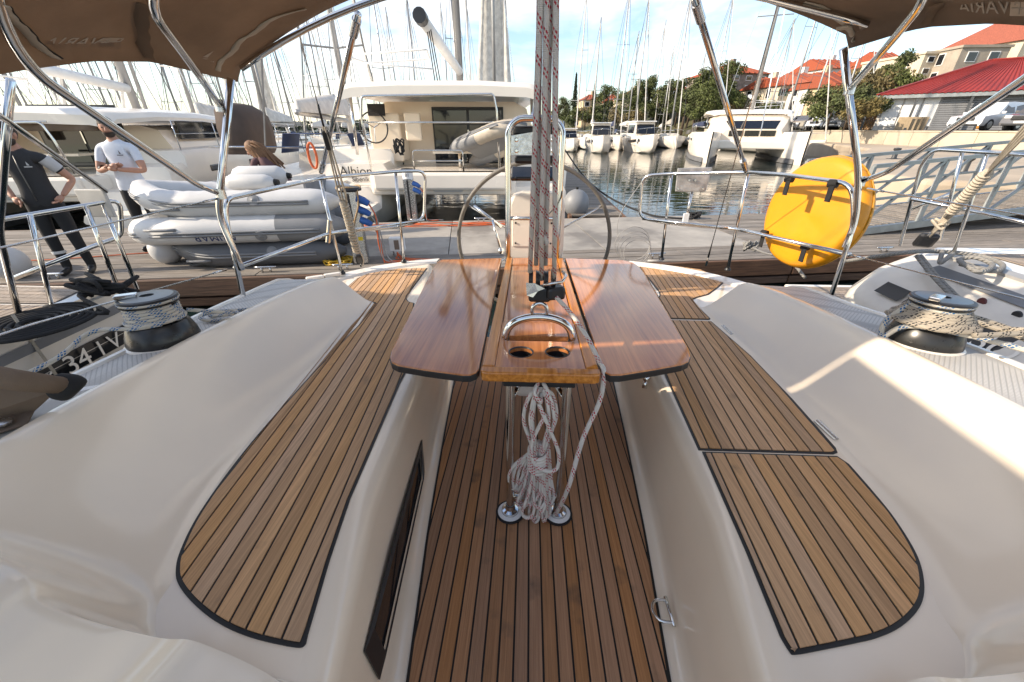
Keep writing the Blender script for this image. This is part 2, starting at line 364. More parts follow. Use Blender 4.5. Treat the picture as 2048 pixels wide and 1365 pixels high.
def coaming(sx):
    secs = []
    for i, (f, r) in enumerate(zip(fp, rp_)):
        q = [f+V3(((r-f).x*a, (r-f).y*a, (r.z-f.z)*b)) for a, b in PROF]
        front = max(0, min(1, (.75-f.y)/.25)); d = V3((-1, 0, 0)).lerp(V3((-.25, -1, 0)), front).normalized()
        q += [r+d*.02+V3((0, 0, .002)), r+d*lerp(.032, .1, front)+V3((0, 0, -.004)), r+d*lerp(.042, .6, front)+V3((0, 0, lerp(-.05, .0, front)))]
        secs.append([(p.x*-sx, p.y, p.z) for p in q])
    if sx < 0: secs = secs[::-1]
    # aft end closing face
    m = MB().loft(secs)
    e = secs[-1] if sx < 0 else secs[0]
    b = len(m.v); m.v += [tuple(p) for p in e]+[(p[0], p[1]+.02, .40) for p in e]
    n = len(e)
    for k in range(n-1): m.f.append((b+k, b+k+1, b+n+k+1, b+n+k))
    m.build('coaming', gel, yacht, smooth='a', ang=50)
    # side deck with moulded non-slip, and the topsides
    ed = lambda y: interp(y, [(.3, 1.675), (1.4, 1.66), (2.1, 1.71), (2.62, 1.77)] if sx < 0 else [(1.4, 1.82), (1.6, 1.80), (2.1, 1.735), (2.6, 1.76)])
    YZ = [(-.6, .668), (.3, .672), (.9, .674), (1.2, .672), (1.5, .668), (1.7, .663), (1.9, .655), (2.1, .643), (2.3, .63), (2.5, .612), (2.62, .58)]
    secs = [[(sx*x, y, zz) for x, zz in [(1.455, z+.005), (1.55, z+.004), (ed(y)-.025, z-.004)]] for y, z in YZ]
    if sx < 0: secs = secs[::-1]
    MB().loft(secs).build('side_deck', nonskid, yacht)
    secs = [[(sx*(ed(y)-.026), y, z-.006), (sx*(ed(y)-.02), y, z+.006), (sx*ed(y), y, z+.006), (sx*(ed(y)+.015), y, z-.02), (sx*(ed(y)+.03), y, z-.2), (sx*(ed(y)-.1), y, -.95)] for y, z in YZ+[(2.9, .45)]]
    if sx < 0: secs = secs[::-1]
    MB().loft(secs).build('topside', gelw, yacht, smooth='a')
both(coaming)
# locker wall window in the port footwell
wx = lambda y, z: -(lerp(hw(y)+.05, xe(y)-.012, (z-.07)/.275))
def wl(px, py, d=0):      # pixel -> wall point
    p = BX(px, py, -.45)
    for _ in range(6): p = BX(px, py, wx(p.y, p.z)+d)
    return p
WQ = [(843, 880), (848, 945), (757, 1360), (727, 1303)]
q = [wl(*p, .004) for p in WQ]; c = sum(q, V3())/4
big = [c+(p-c)*1.0 for p in q]; sm = [c+(p-c)*.86 for p in q]; dn = V3((-.035, 0, 0))
MB().add(big+[p+V3((.006, 0, 0)) for p in sm], [(0, 1, 5, 4), (1, 2, 6, 5), (2, 3, 7, 6), (3, 0, 4, 7)]).build('window_frame', blackp, yacht, solid=.004)
w_ = MB().add([p+dn*.05 for p in sm], [(0, 1, 2, 3)]).build('window', glassd, yacht)
# --- teak benches
def curve2(P, a, b): return P[:a]+[tuple(p[:2]) for p in smooth_path([(*q, 0) for q in P[a:b]], 4)]+P[b:]
Lp = [(612, 1288), (600, 1296), (560, 1290), (500, 1275), (450, 1254), (410, 1228), (375, 1195), (355, 1165), (352, 1140), (358, 1110), (380, 1060), (410, 1010), (460, 940), (520, 865), (600, 775), (660, 710), (720, 648), (752, 609), (748, 606), (724.5, 600), (705, 585.5), (695, 574), (714.5, 557), (736, 548), (763, 543), (799, 538), (855, 537), (814, 593), (813, 598), (817.5, 604), (829, 607), (814, 742), (800, 768), (700, 1000), (660, 1120), (616, 1270)]
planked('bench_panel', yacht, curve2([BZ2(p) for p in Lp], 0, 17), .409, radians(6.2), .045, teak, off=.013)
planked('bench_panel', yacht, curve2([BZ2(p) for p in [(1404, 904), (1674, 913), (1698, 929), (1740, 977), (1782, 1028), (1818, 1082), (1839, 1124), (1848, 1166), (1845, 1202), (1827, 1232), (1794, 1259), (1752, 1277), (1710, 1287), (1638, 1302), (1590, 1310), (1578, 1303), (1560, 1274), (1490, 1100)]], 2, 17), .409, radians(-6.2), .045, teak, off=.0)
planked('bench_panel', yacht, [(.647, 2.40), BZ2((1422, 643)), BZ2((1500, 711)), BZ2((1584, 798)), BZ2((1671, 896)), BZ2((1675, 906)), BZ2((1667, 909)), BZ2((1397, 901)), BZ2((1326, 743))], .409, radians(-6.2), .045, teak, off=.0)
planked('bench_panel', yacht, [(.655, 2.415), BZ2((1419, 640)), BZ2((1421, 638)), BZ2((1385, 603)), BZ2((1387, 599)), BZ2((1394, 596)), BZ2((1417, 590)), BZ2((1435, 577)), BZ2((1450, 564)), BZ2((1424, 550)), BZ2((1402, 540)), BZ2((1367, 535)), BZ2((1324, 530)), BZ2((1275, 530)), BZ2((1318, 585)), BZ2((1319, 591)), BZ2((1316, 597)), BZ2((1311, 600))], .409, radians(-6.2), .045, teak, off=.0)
# seat locker hinges, catch, pad eye
for px, py, px2, py2 in [(1634, 842, 1675, 880), (1447, 652, 1466, 670)]:
    a, b = BZ(px, py, .414), BZ(px2, py2, .414)
    h = MB().bar(a, b, .028, .004).build('hinge', steel, yacht, bevel=.001); MB().tube([a+V3((0, 0, .003)), b+V3((0, 0, .003))], .004, 8).build('hinge_pin', steelb, h)
p = BX(1333, 1222, .42); MB().tube(smooth_path([p+V3(k) for k in [(.012, -.035, 0), (-.03, -.03, .0), (-.045, 0, 0), (-.03, .03, 0), (.012, .035, 0)]], 4), .005, 8).tube([p+V3((.01, -.045, 0)), p+V3((.01, .045, 0))], .006, 8).build('pad_eye', steel, yacht, smooth=True)
p = BX(1293, 757, .54); MB().ball(p, (.018, .02, .022)).tube([p, p+V3((-.01, -.02, -.045))], .012, 8).build('locker_catch', steel, yacht, smooth=True)
# --- cockpit table
TZ = .72
table = MB().box((-.005, 2.15, TZ-.085), (.34, 1.1, .10)).build('table_box', varn, yacht, bevel=.006)
def plate(name, poly, z0, z1, m, parent, bevel=.004, holes=()):
    bm = bmesh.new(); loops = []
    def ring(pts, z): return [bm.verts.new((p[0], p[1], z)) for p in pts]
    for z in (z0, z1):
        es = []
        ls = []
        for pts in [poly, *holes]:
            vs = ring(pts, z); ls.append(vs); es += [bm.edges.new((vs[i], vs[(i+1) % len(vs)])) for i in range(len(vs))]
        bmesh.ops.triangle_fill(bm, use_beauty=True, edges=es, normal=(0, 0, 1)); loops.append(ls)
    for a, b in zip(*loops):
        n = len(a)
        for i in range(n): bm.faces.new((a[i], a[(i+1) % n], b[(i+1) % n], b[i]))
    bmesh.ops.recalc_face_normals(bm, faces=bm.faces)
    me = bpy.data.meshes.new(name); bm.to_mesh(me); bm.free(); me.materials.append(m)
    o = bpy.data.objects.new(name, me); COL.objects.link(o); o.parent = parent
    if bevel: md = o.modifiers.new('b', 'BEVEL'); md.width = bevel; md.segments = 2; md.limit_method = 'ANGLE'; md.angle_limit = radians(50)
    return o
rnd_poly = lambda pts, n=4: [tuple(p[:2]) for p in smooth_path([(*p[:2], 0) for p in pts], n, closed=True)]
def leaf(inner, px):
    P = [BZ2(p, TZ) for p in px]
    o = plate('table_leaf', P, TZ-.024, TZ-.002, varn, table, .003)
    plate('edge_band', inset(P, -.002), TZ-.030, TZ-.006, blackp, o, .002)
leaf(-1, [(957, 738), (952, 744), (940, 749), (925, 749), (850, 739), (796, 730), (784, 724), (780, 715), (783, 700), (866, 536), (874, 524), (884, 519), (1003, 516)])
leaf(1, [(1206, 738), (1211, 744), (1222, 749), (1240, 749), (1310, 738), (1364, 728), (1377, 722), (1381, 712), (1377, 696), (1288, 545), (1278, 532), (1266, 525), (1245, 520), (1131, 516)])
XL, XR, Y0, Y1 = -.205, .196, 1.125, 2.77
circ = lambda cx, cy, r, n=28: [(cx+r*cos(2*pi*i/n), cy+r*sin(2*pi*i/n)) for i in range(n)]
c1, c2 = BZ2((1042, 703), TZ), BZ2((1115, 703), TZ)
slot = [(-.148, 1.40), (-.128, 1.388), (.118, 1.388), (.138, 1.40), (.138, 1.425), (.118, 1.437), (-.128, 1.437), (-.148, 1.425)]
plate('table_top', [(XL+.045, Y0+.048), (XR-.045, Y0+.048), (XR-.045, 1.575), (XL+.045, 1.575)], TZ-.022, TZ-.003, varn, table, .0, holes=[circ(*c1, .046), circ(*c2, .046), slot])
plate('table_lid', [(XL+.047, 1.582), (XR-.047, 1.582), (XR-.047, Y1-.2), (XL+.047, Y1-.2)], TZ-.022, TZ-.006, varn, table, .003)
plate('table_top', [(XL+.045, Y1-.194), (XR-.045, Y1-.194), (XR-.045, Y1), (XL+.045, Y1)], TZ-.022, TZ-.003, varn, table, .002)
for x0, x1 in ((XL, XL+.043), (XR-.043, XR)): plate('side_rail', [(x0, Y0+.05), (x1, Y0+.05), (x1, Y1), (x0, Y1)], TZ-.05, TZ+.002, varnl, table, .005)
fr = plate('front_rail', [(XL+.02, Y0), (XL+.004, Y0+.006), (XL-.002, Y0+.02), (XL-.002, Y0+.046), (XR+.002, Y0+.046), (XR+.002, Y0+.02), (XR-.004, Y0+.006), (XR-.02, Y0)], TZ-.034, TZ+.003, varnl, table, .010)
for c in (c1, c2): MB().lathe([(.047, 0), (.047, -.03), (.044, -.05), (.038, -.075), (.0, -.078)], (*c, TZ-.004), 24).build('cup_holder', blackp, table, smooth='a'); MB().lathe([(.0475, -.002), (.047, .0012), (.043, .0012), (.0425, -.004)], (*c, TZ-.003), 28).build('holder_ring', blackp, table, smooth=True)
MB().box((-.005, 1.412, TZ-.075), (.29, .06, .004)).build('slot_tray', blackp, table)
MB().tube([c1[0:1]+(0,) and V3((c1[0]-.04, c1[1]+.01, TZ-.055)), V3((c2[0]+.04, c2[1]+.01, TZ-.055))], .008, 8).build('tray_bar', steel, table, smooth=True)
MB().box((.0, 1.60, TZ-.004), (.05, .004, .006)).build('lid_pull', steel, table)
ht = BY(1078, 634, 1.412)
arc = [V3((-.005+.133*sin(a)*(1 if abs(sin(a)) < .99 else 1), 1.412, TZ-.03+(ht.z-TZ+.03)*max(0, cos(a))**.6)) for a in [pi/2*(k/12) for k in range(-12, 13)]]
MB().tube(arc, .0155, 14).build('grab_handle', steel, table, smooth=True)
MB().tube(smooth_path([V3((-.005+dx, 1.412, ht.z+dz)) for dx, dz in [(-.028, .0), (-.026, .04), (0, .056), (.026, .04), (.028, 0)]], 5), .008, 10).build('sheet_eye', steel, table, smooth=True)
legs = []
for x in (-.108, .094):
    l = MB().tube([(x, 1.178, .0), (x, 1.178, .67)], .0165, 14).build('leg', steel, table, smooth='a')
    MB().lathe([(.050, .004), (.052, .012), (.036, .016)], (x, 1.178, .004), 28).build('foot_ring', white, l, smooth='a'); MB().lathe([(.060, .0045), (.061, .010), (.051, .011)], (x, 1.178, .003), 28).build('foot_gasket', blackp, l, smooth='a'); MB().lathe([(.036, .01), (.034, .026), (.022, .032), (.018, .05)], (x, 1.178, .004), 24).build('foot_socket', steel, l, smooth='a')
    MB().tube([(x*1.0, 2.35, .0), (x*1.0, 2.1, .66)], .0165, 12).build('leg', steel, table, smooth='a')
    MB().tube([(x*.9, 1.178, .60), (x*.5, 1.6, .45)], .01, 10).build('brace', steel, table, smooth=True)
MB().tube([(-.108, 1.178, .105), (.094, 1.178, .105)], .011, 10).build('leg_crossbar', steel, table, smooth=True)
MB().box((-.007, 1.172, .672), (.25, .06, .03)).build('leg_bracket', blackp, table, bevel=.006)
MB().box((-.03, 1.9, .42), (.16, .2, .5)).build('table_trunk', gelw, table, bevel=.03)
# --- helm
ped = MB().loft([[(sx*w, 2.83+(d if sy > 0 else 0), z) for sx, sy in ((-1, -1), (1, -1), (1, 1), (-1, 1))] for w, d, z in [(.2, .3, 0), (.2, .3, .9), (.195, .28, 1.07), (.17, .22, 1.13), (.1, .14, 1.15)]], closed=True, capb=True).build('steering_pedestal', gelw, yacht, bevel=.02)
MB().box((-.02, 2.826, .88), (.30, .008, .19)).build('access_panel', gelw, ped, bevel=.004)
for x in (-.145, .105):
    for z in (.81, .95): MB().lathe([(.007, 0), (.007, .004), (0, .005)], (x, 2.82, z), 8, R=Matrix.Rotation(pi/2, 3, 'X')).build('screw', blackp, ped)
GZ = BY(1070, 237, 2.76).z; xl, xr = BY(1016, 300, 2.76).x, BY(1124, 300, 2.76).x
g = [V3((xl, 2.76, .62)), V3((xl, 2.76, .9)), V3((xl, 2.76, GZ-.16))]+[V3((xl+.10-.10*cos(a), 2.76, GZ-.10+.10*sin(a))) for a in [pi/2*k/6 for k in range(7)]]+[V3((xr-.10+.10*sin(a), 2.76, GZ-.10+.10*cos(a))) for a in [pi/2*k/6 for k in range(7)]]+[V3((xr, 2.76, GZ-.16)), V3((xr, 2.76, .9)), V3((xr, 2.76, .62))]
gd = MB().tube(g, .020, 16).build('pedestal_guard', steel, yacht, smooth=True)
a, b = BY(1020, 437, 2.76), BY(1122, 437, 2.76); MB().tube([(xl, 2.76, a.z), (xr, 2.76, a.z)], .014, 12).build('grab_bar', steel, gd, smooth=True)
def ypoly(px, y): return [BY(p[0], p[1], y) for p in px]
pl = ypoly([(1021, 272), (1070, 264), (1119, 272), (1119, 310), (1021, 310)], 2.765)
MB().add(pl+[p+V3((0, .008, 0)) for p in pl], [(0, 4, 3, 2, 1), (5, 6, 7, 8, 9)]+[(i, (i+1) % 5, 5+(i+1) % 5, 5+i) for i in range(5)]).build('mounting_plate', mat('engine_turned_steel', (.62, .61, .60), .22, 1., var=.25, vs=34, bump=.4, bs=60), gd)
for px in (1033, 1106):
    for py in (280, 302): MB().lathe([(.014, 0), (.014, .006), (.008, .012), (0, .012)], BY(px, py, 2.762), 12, R=Matrix.Rotation(pi/2, 3, 'X')).build('bolt', steel, gd, smooth='a')
for p0, p1 in [((1026, 252), (1115, 272)), ((1029, 311), (1112, 328))]:
    a, b = BY(*p0, 2.80), BY(*p1, 2.80); MB().box(((a.x+b.x)/2, 2.83, (a.z+b.z)/2), (abs(b.x-a.x), .08, abs(a.z-b.z))).build('instrument_pod', blackp, ped, bevel=.015)
a, b = BY(1022, 340, 2.83), BY(1117, 358, 2.83); MB().box(((a.x+b.x)/2, 2.90, (a.z+b.z)/2), (abs(b.x-a.x), .14, .03), R=Matrix.Rotation(.5, 3, 'X')).build('compass_hood', glassd, ped, bevel=.008)
MB().tube(smooth_path([BY(1112, 350, 2.78), BY(1122, 395, 2.74), BY(1080, 440, 2.76), BY(1062, 400, 2.74), BY(1078, 350, 2.78)], 5), .005, 6).build('throttle_cable', blackp, ped, smooth=True)
wc = BY(1067, 487, 3.14); wr = (BY(1217, 487, 3.14).x-BY(917, 487, 3.14).x)/2
Rw = Matrix.Rotation(radians(8), 3, 'X')
ringp = [wc+Rw @ V3((wr*cos(a), 0, wr*sin(a))) for a in [2*pi*k/72 for k in range(72)]]
wheel = MB().tube(ringp, .0155, 10, closed=True).build('steering_wheel', mat('wheel_leather', (.17, .155, .135), .6, var=.15, vs=30, bump=.3, bs=200), yacht, smooth=True)
for k in range(6): a = pi/6+k*pi/3; MB().tube([wc+V3((0, -.03, 0)), wc+Rw @ V3((wr*cos(a), 0, wr*sin(a)))], .007, 8).build('spoke', steel, wheel, smooth=True)
MB().lathe([(.07, -.03), (.07, .03), (.03, .05), (0, .05)], wc, 20, R=Matrix.Rotation(pi/2, 3, 'X')).build('wheel_hub', steel, wheel, smooth='a')
MB().tube([BY(948, 412, 3.0), BY(1003, 455, 2.95)], .012, 10).tube([BY(985, 440, 2.95), BY(1002, 500, 2.9)], .010, 8).ball(BY(1002, 502, 2.9), .025).build('engine_lever', steel, ped, smooth=True)
# --- winches
def winch(c, label):
    k = .82; P = lambda pr: [(r*k, z*k*.88) for r, z in pr]
    w = MB().lathe(P([(.150, 0), (.152, .012), (.146, .055), (.128, .11), (.118, .122), (.095, .124)]), c, 32).build('winch', mat('black_winch', (.035, .034, .033), .28, .35, var=.1, vs=30), yacht, smooth='a'); w['label'] = label
    MB().lathe(P([(.160, -.04), (.162, .0), (.152, .008), (.14, .008)]), c, 32).build('winch_plinth', gelw, w, smooth='a')
    MB().lathe(P([(.095, .11), (.088, .14), (.086, .20), (.10, .225), (.118, .232), (.120, .240), (.09, .241)]), c, 32).build('drum', mat('black_winch', (0, 0, 0)), w, smooth='a')
    MB().lathe(P([(.119, .256), (.121, .262), (.116, .268), (.060, .272)]), c, 32).build('self_tailing_jaw', blackp, w, smooth='a')
    MB().lathe(P([(.104, .2665), (.102, .272), (.05, .276), (.028, .276), (.028, .26), (.0, .26)]), c, 32).build('winch_top', mat('dark_steel_top', (.20, .20, .20), .3, .9), w, smooth='a')
    MB().box(V3(c)+V3((-.055, -.03, .249*k)), (.07, .035, .016), rz=.6).build('feeder_arm', steel, w, bevel=.004)
    return w
wL, wR = V3((-1.575, 1.42, .672)), V3((1.615, 1.555, .672))
winch(wL, 'black winch wrapped with blue-flecked rope alone'); winch(wR, 'black winch wrapped with blue-flecked and black-flecked rope')
# --- pushpits (stainless rails at the stern)
rail_r = .0135
def rail(P, name, parent, r=rail_r, n=6, seg=12, m=None): return MB().tube(smooth_path(P, n) if n else P, r, seg).build(name, m or steel, parent, smooth=True)
fl = [BZ(490, 607, .60), BZ(685, 548, .435), BZ(808, 525, .435)]; fr_ = [BZ(1663, 590, .60), BZ(1455, 541, .435), BZ(1323, 520, .435)]
def corner(P, r=.07):      # straight runs with rounded corners
    P = [V3(p) for p in P]; o = [P[0]]
    for a, b, c in zip(P, P[1:], P[2:]):
        u, w = (a-b).normalized(), (c-b).normalized(); rr = min(r, (a-b).length*.45, (c-b).length*.45)
        p, q = b+u*rr, b+w*rr
        for k in range(6): t = k/5; o.append((1-t)**2*p+2*t*(1-t)*b+t*t*q)
    return o+[P[-1]]
def pushpit(top, mid, feet, extra):
    r = thing('x', 'x', None, M=None); bpy.data.objects.remove(r)
    main = MB().tube(corner(top, .09), rail_r, 12).build('pushpit_rail', steel, yacht, smooth=True)
    MB().tube(corner(mid, .06), rail_r*.85, 12).build('mid_rail', steel, main, smooth=True)
    for f, t in feet:
        s = MB().tube([f, t], rail_r*.95, 12).build('stanchion', steel, main, smooth=True)
        MB().lathe([(.026, 0), (.026, .012), (.018, .022), (.016, .03)], f, 16).build('stanchion_base', blackp, s, smooth='a')
    return main
TL = [fl[0], BY(452, 440, 2.2), BY(452, 398, 2.22), BY(640, 357, 3.28), BY(795, 343, 3.72), BY(851, 342, 3.9), BY(848, 440, 3.9), BY(790, 455, 3.72), BY(662, 466, 3.24), BY(470, 537, 2.12)]
TR = [fr_[0], BY(1708, 450, 2.42), BY(1705, 368, 2.48), BY(1570, 350, 2.98), BY(1490, 345, 3.34), BY(1340, 348, 3.8), BY(1285, 352, 3.92), BY(1278, 436, 3.92), BY(1335, 447, 3.82), BY(1472, 458, 3.45), BY(1700, 510, 2.42)]
ppL = pushpit(TL, [BY(848, 441, 3.9), BY(662, 466, 3.24)], [(fl[1], BY(640, 357, 3.28)), (fl[2], BY(791, 345, 3.72))], None)
ppR = pushpit(TR, [BY(1285, 438, 3.92), BY(1472, 458, 3.45)], [(fr_[1], BY(1497, 346, 3.32)), (fr_[2], BY(1343, 348, 3.8))], None)
MB().tube([BY(655, 480, 3.2)-V3((0, 0, .02)), BY(660, 440, 3.2)], .02, 12).build('flag_socket', steel, ppL, smooth='a')
# outboard pad on the starboard pushpit
pq = ypoly([(1356, 337), (1425, 335), (1412, 384), (1351, 384)], 3.74)
pad = MB().add(pq+[p+V3((0, .02, 0)) for p in pq], [(0, 3, 2, 1), (4, 5, 6, 7)]+[(i, (i+1) % 4, 4+(i+1) % 4, 4+i) for i in range(4)]).build('outboard_pad', mat('checker_plate', (.50, .485, .47), .45, .6, var=.2, vs=18, bump=.8, bs=45), ppR, bevel=.006)
for px, py in [(1362, 343), (1418, 341), (1356, 378), (1406, 378), (1378, 361), (1390, 361)]: MB().lathe([(.012, 0), (.01, .006), (0, .006)], BY(px, py, 3.738), 10, R=Matrix.Rotation(pi/2, 3, 'X')).build('bolt', steelb, pad)
MB().tube([BY(1384, 384, 3.76), BY(1370, 448, 3.76)], .012, 10).build('pad_bracket', steel, ppR, smooth=True); MB().box(BY(1371, 440, 3.75), (.05, .02, .11)).build('bracket_clamp', white, ppR, bevel=.003)
# --- bimini: posts, bows, canopy
pl0, pr0 = BY(452, 430, 2.08), BY(1712, 400, 2.44)
post_top_L, post_top_R = BY(462, 158, 2.07), BY(1686, 98, 2.30)
frm = MB().tube(corner([BY(484, 540, 2.1), BY(468, 500, 2.09), BY(436, 430, 2.08), post_top_L], .10), .0165, 14).build('bimini_post', steel, yacht, smooth=True)
frm2 = MB().tube(corner([BY(1690, 495, 2.42), BY(1712, 440, 2.42), BY(1718, 350, 2.40), post_top_R], .10), .0165, 14).build('bimini_post', steel, yacht, smooth=True)
def clampj(p, par, d=(0, 0, 1)): MB().tube([V3(p)-V3(d)*.025, V3(p)+V3(d)*.025], .023, 12).build('joint', steelb, par, smooth='a')
HL = sorted([(p.y, p.z) for p in (BX(px, py, -1.465) for px, py in [(470, 160), (390, 140), (300, 119), (180, 117), (45, 133), (-60, 150)])])
HR = sorted([(p.y, p.z) for p in (BX(px, py, 1.445) for px, py in [(1680, 102), (1740, 84), (1811, 62), (1858, 52), (1986, 45), (2100, 52)])])
def canopy_z(x, y):     # side edges follow the hems, crown at 2.09
    e = lerp(interp(y, HL)+.05, interp(y, HR)+.05, (x+1.4)/2.8)
    return lerp(2.09, e, min(1, abs(x)/1.42)**1.9)
def arch(y, x0, x1, dz=-.02, n=24): return [V3((lerp(x0, x1, k/n), y+.0, canopy_z(lerp(x0, x1, k/n), y)+dz)) for k in range(n+1)]
jL, jL2 = BY(440, 212, 2.07), BY(442, 388, 2.08); jR, jR2 = BY(1700, 178, 2.33), BY(1722, 363, 2.42)
bow1 = MB().tube(corner([jL, BY(372, 115, 1.62), BY(290, 5, 1.25)]+arch(1.22, -.85, .8, .02, n=12)+[BY(1855, -5, 1.55), BY(1790, 75, 1.85), jR], .12), .0135, 12).build('bimini_bow', steel, frm, smooth=True)
bow2 = MB().tube(corner([jL2, BY(395, 370, 1.98), BY(42, 128, 1.17)]+arch(1.06, -1.25, 1.25, .02, n=12)+[BY(2120, 110, 1.35), BY(1775, 345, 2.25), jR2], .12), .0135, 12).build('bimini_bow', steel, frm, smooth=True)
MB().tube(arch(2.12, -1.40, 1.36), .0125, 12).build('bimini_bow', steel, frm, smooth=True)
for p in (jL, jL2): clampj(p, frm)
for p in (jR, jR2): clampj(p, frm2)
for a, b, nm in [((642, 345, 3.3), (716, 28, 2.16), frm), ((1492, 342, 3.3), (1388, -5, 2.16), frm2)]:
    A, B_ = BY(*a), BY(*b); s_ = MB().tube([A, B_], .0155, 12).build('support_pole', steel, nm, smooth=True)
    MB().tube([A+(B_-A)*.02, A+(B_-A)*.10], .021, 12).build('pole_sleeve', steelb, s_, smooth='a'); MB().tube([A+(B_-A)*.92, A+(B_-A)*.98], .021, 12).build('pole_sleeve', steelb, s_, smooth='a')
secs = []
ny, nx_ = 22, 40
for j in range(ny+1):
    t = j/ny; row = []
    for i in range(nx_+1):
        s_ = i/nx_*2-1; yb = lerp(.98, 2.16, t)
        x = lerp(-1.43, 1.41, i/nx_)
        ya = yb+(.0 if t < .6 else (t-.6)/.4*(.16*max(0, s_) - .10*(1-abs(s_)**3)))     # aft edge cut in an arch
        z = canopy_z(x, ya)-.012*sin(pi*min(1, max(0, (ya-1.1)/.9)))*(1-s_*s_)+.003*mnoise.noise(V3((x*6, ya*6, 0)))*(1-s_**4)
        row.append(V3((x, ya, z)))
    # hems hang down at the sides
    l, r = row[0], row[-1]
    row = [l+V3((-.035, 0, -.055))]+row+[r+V3((.035, 0, -.055))]
    secs.append(row)
can = MB().loft(secs).build('bimini_canopy', canvas, yacht, smooth=True, solid=.004)
from mathutils.bvhtree import BVHTree
_bv = BVHTree.FromPolygons([tuple(p) for r in secs for p in r], [(j*(nx_+3)+i, j*(nx_+3)+i+1, (j+1)*(nx_+3)+i+1, (j+1)*(nx_+3)+i) for j in range(ny) for i in range(nx_+2)])
def surf(px, py, d=.006):         # pixel -> point just under the canopy
    h = _bv.ray_cast(CB, _b(px, py).normalized())
    if h[0] is None: return BY(px, py, 1.2)
    n_ = h[1] if h[1].dot(_b(px, py)) < 0 else -h[1]
    return h[0]+n_*d
def strip(px, w, m, name, par, dz=0):
    P = smooth_path([surf(*p, .007-dz) for p in px], 5); vs, fs = [], []
    for i, p in enumerate(P):
        d = (P[min(i+1, len(P)-1)]-P[max(i-1, 0)]).normalized(); n_ = d.cross(V3((.25*(1 if p.x < 0 else -1), 0, 1))).normalized()*w/2*(1+.12*sin(i*1.7)); vs += [p-n_, p+n_]
        if i: b = 2*i; fs.append((b-2, b-1, b+1, b))
    return MB().add(vs, fs).build(name, m, par, smooth=True, solid=.003)
strip([(432, 140), (440, 118), (462, 100), (478, 78), (505, 62), (535, 38), (570, 24), (610, 14)], .022, zipm, 'zip_tape', can)
strip([(1712, 82), (1708, 66), (1692, 45), (1660, 20), (1640, 8), (1610, 0)], .022, zipm, 'zip_tape', can)
strip([(2, 0), (20, 26), (48, 52), (70, 78), (110, 110)], .016, blackf, 'zip_tape', can, -.004)
strip([(-8, 0), (10, 26), (38, 52), (60, 78), (102, 112)], .03, zipm, 'zip_tape', can)
strip([(276, 0), (273, 40), (278, 75), (288, 113)], .05, canvas, 'seam_tape', can)
strip([(1885, 0), (1876, 20), (1866, 45)], .05, canvas, 'seam_tape', can)
lg = mat('logo_print', (.42, .37, .31), .8)
def cframe(px, py, mirror=True):      # text frame on the underside; printed on the outside, so it shows reversed
    o = surf(px, py, .007); l = surf(px-14, py, .007); u = surf(px, py-10, .007); return frame(o, l-o if mirror else o-l, u-o)
for px, py in ((165, 82), (1995, 12)): text_mesh('printed_name', 'BAVARIA', .068, lg, can, cframe(px, py), ext=.0005)
for px, py in ((209, 80), (2046, 13)):
    e_ = MB().box((0, 0, 0), (.062, .045, .001)).build('printed_emblem', mat('emblem_print', (.50, .42, .33), .8), can); e_.matrix_local = cframe(px, py)
    e2 = MB().box((0, 0, .0), (.05, .004, .004)).box((0, 0, .0), (.004, .034, .004)).build('emblem_star', lg, e_)
for px, py in ((413, 112), (1734, 55)):
    e_ = MB().add([(0, 0, 0), (.022, 0, 0), (.004, .055, 0)], [(0, 1, 2)]).add([(-.01, -.008, 0), (.03, -.008, 0), (.022, -.015, 0), (0, -.015, 0)], [(0, 1, 2, 3)]).build('printed_emblem', lg, can); e_.matrix_local = cframe(px, py)
    rq = random.Random(px); mk = MB()
    for k in range(3):
        for q in range(8 if k < 2 else 10): mk.box((-.04+.0115*q*(1 if k < 2 else .8), -.028-.017*k, 0), (.007 if k < 2 else .005, (.009 if k < 2 else .005)*rq.uniform(.6, 1), .0005))
    o_ = mk.build('printed_line', lg, e_)
MB().box(surf(1692, 48, .014), (.04, .05, .010), rz=.5).build('zip_flap', zipm, can, bevel=.004)
# sprayhood connecting panels beside the camera and sprayhood end at the port deck
def hood(sx):  # panels lengthened and widened out of view to keep sun off the cockpit
    secs = []
    for k in range(9):
        t = k/8; y = lerp(.95, -.9, t)
        secs.append([(sx*x, y, z) for x, z in [(1.47, 1.34-.2*t), (1.45, 1.50-.2*t), (1.43, 1.60-.2*t), (1.35, 1.70-.16*t), (1.26, 1.78-.12*t), (1.18, 1.84-.1*t), (1.07, 1.90-.1*t)]])
    MB().loft(secs).build('shading_side_canvas', canvas, can, smooth=True, solid=.004)
both(hood)
# sprayhood end on the port side deck
A = [BZ(-60, 745, .86), BZ(40, 762, .84), BZ(128, 772, .78)]
hd = MB().tube([A[0]+V3((-.3, -.35, .12)), *A], .028, 12, rad=[.035, .032, .028, .024]).build('sprayhood_frame', canvas, yacht, smooth=True)
MB().tube(smooth_path([BZ(112, 772, .775), BZ(140, 776, .765), BZ(158, 783, .75)], 4), .036, 20, rad=[.034, .038, .0395, .04, .04, .039, .037, .033, .024]).build('frame_end_cap', blackf, hd, smooth='a')
fl_ = [BZ(-40, 770, .80), BZ(115, 782, .755), BZ(70, 822, .69), BZ(55, 850, .685), BZ(-40, 880, .685), BZ(-120, 860, .69)]
MB().add([*fl_], [(0, 1, 2, 3, 4, 5)]).build('sprayhood_flap', canvas, hd, solid=.006)
MB().lathe([(.022, 0), (.022, .006), (.012, .01), (0, .01)], BZ(5, 848, .695), 14).build('snap_stud', steelb, hd, smooth='a')
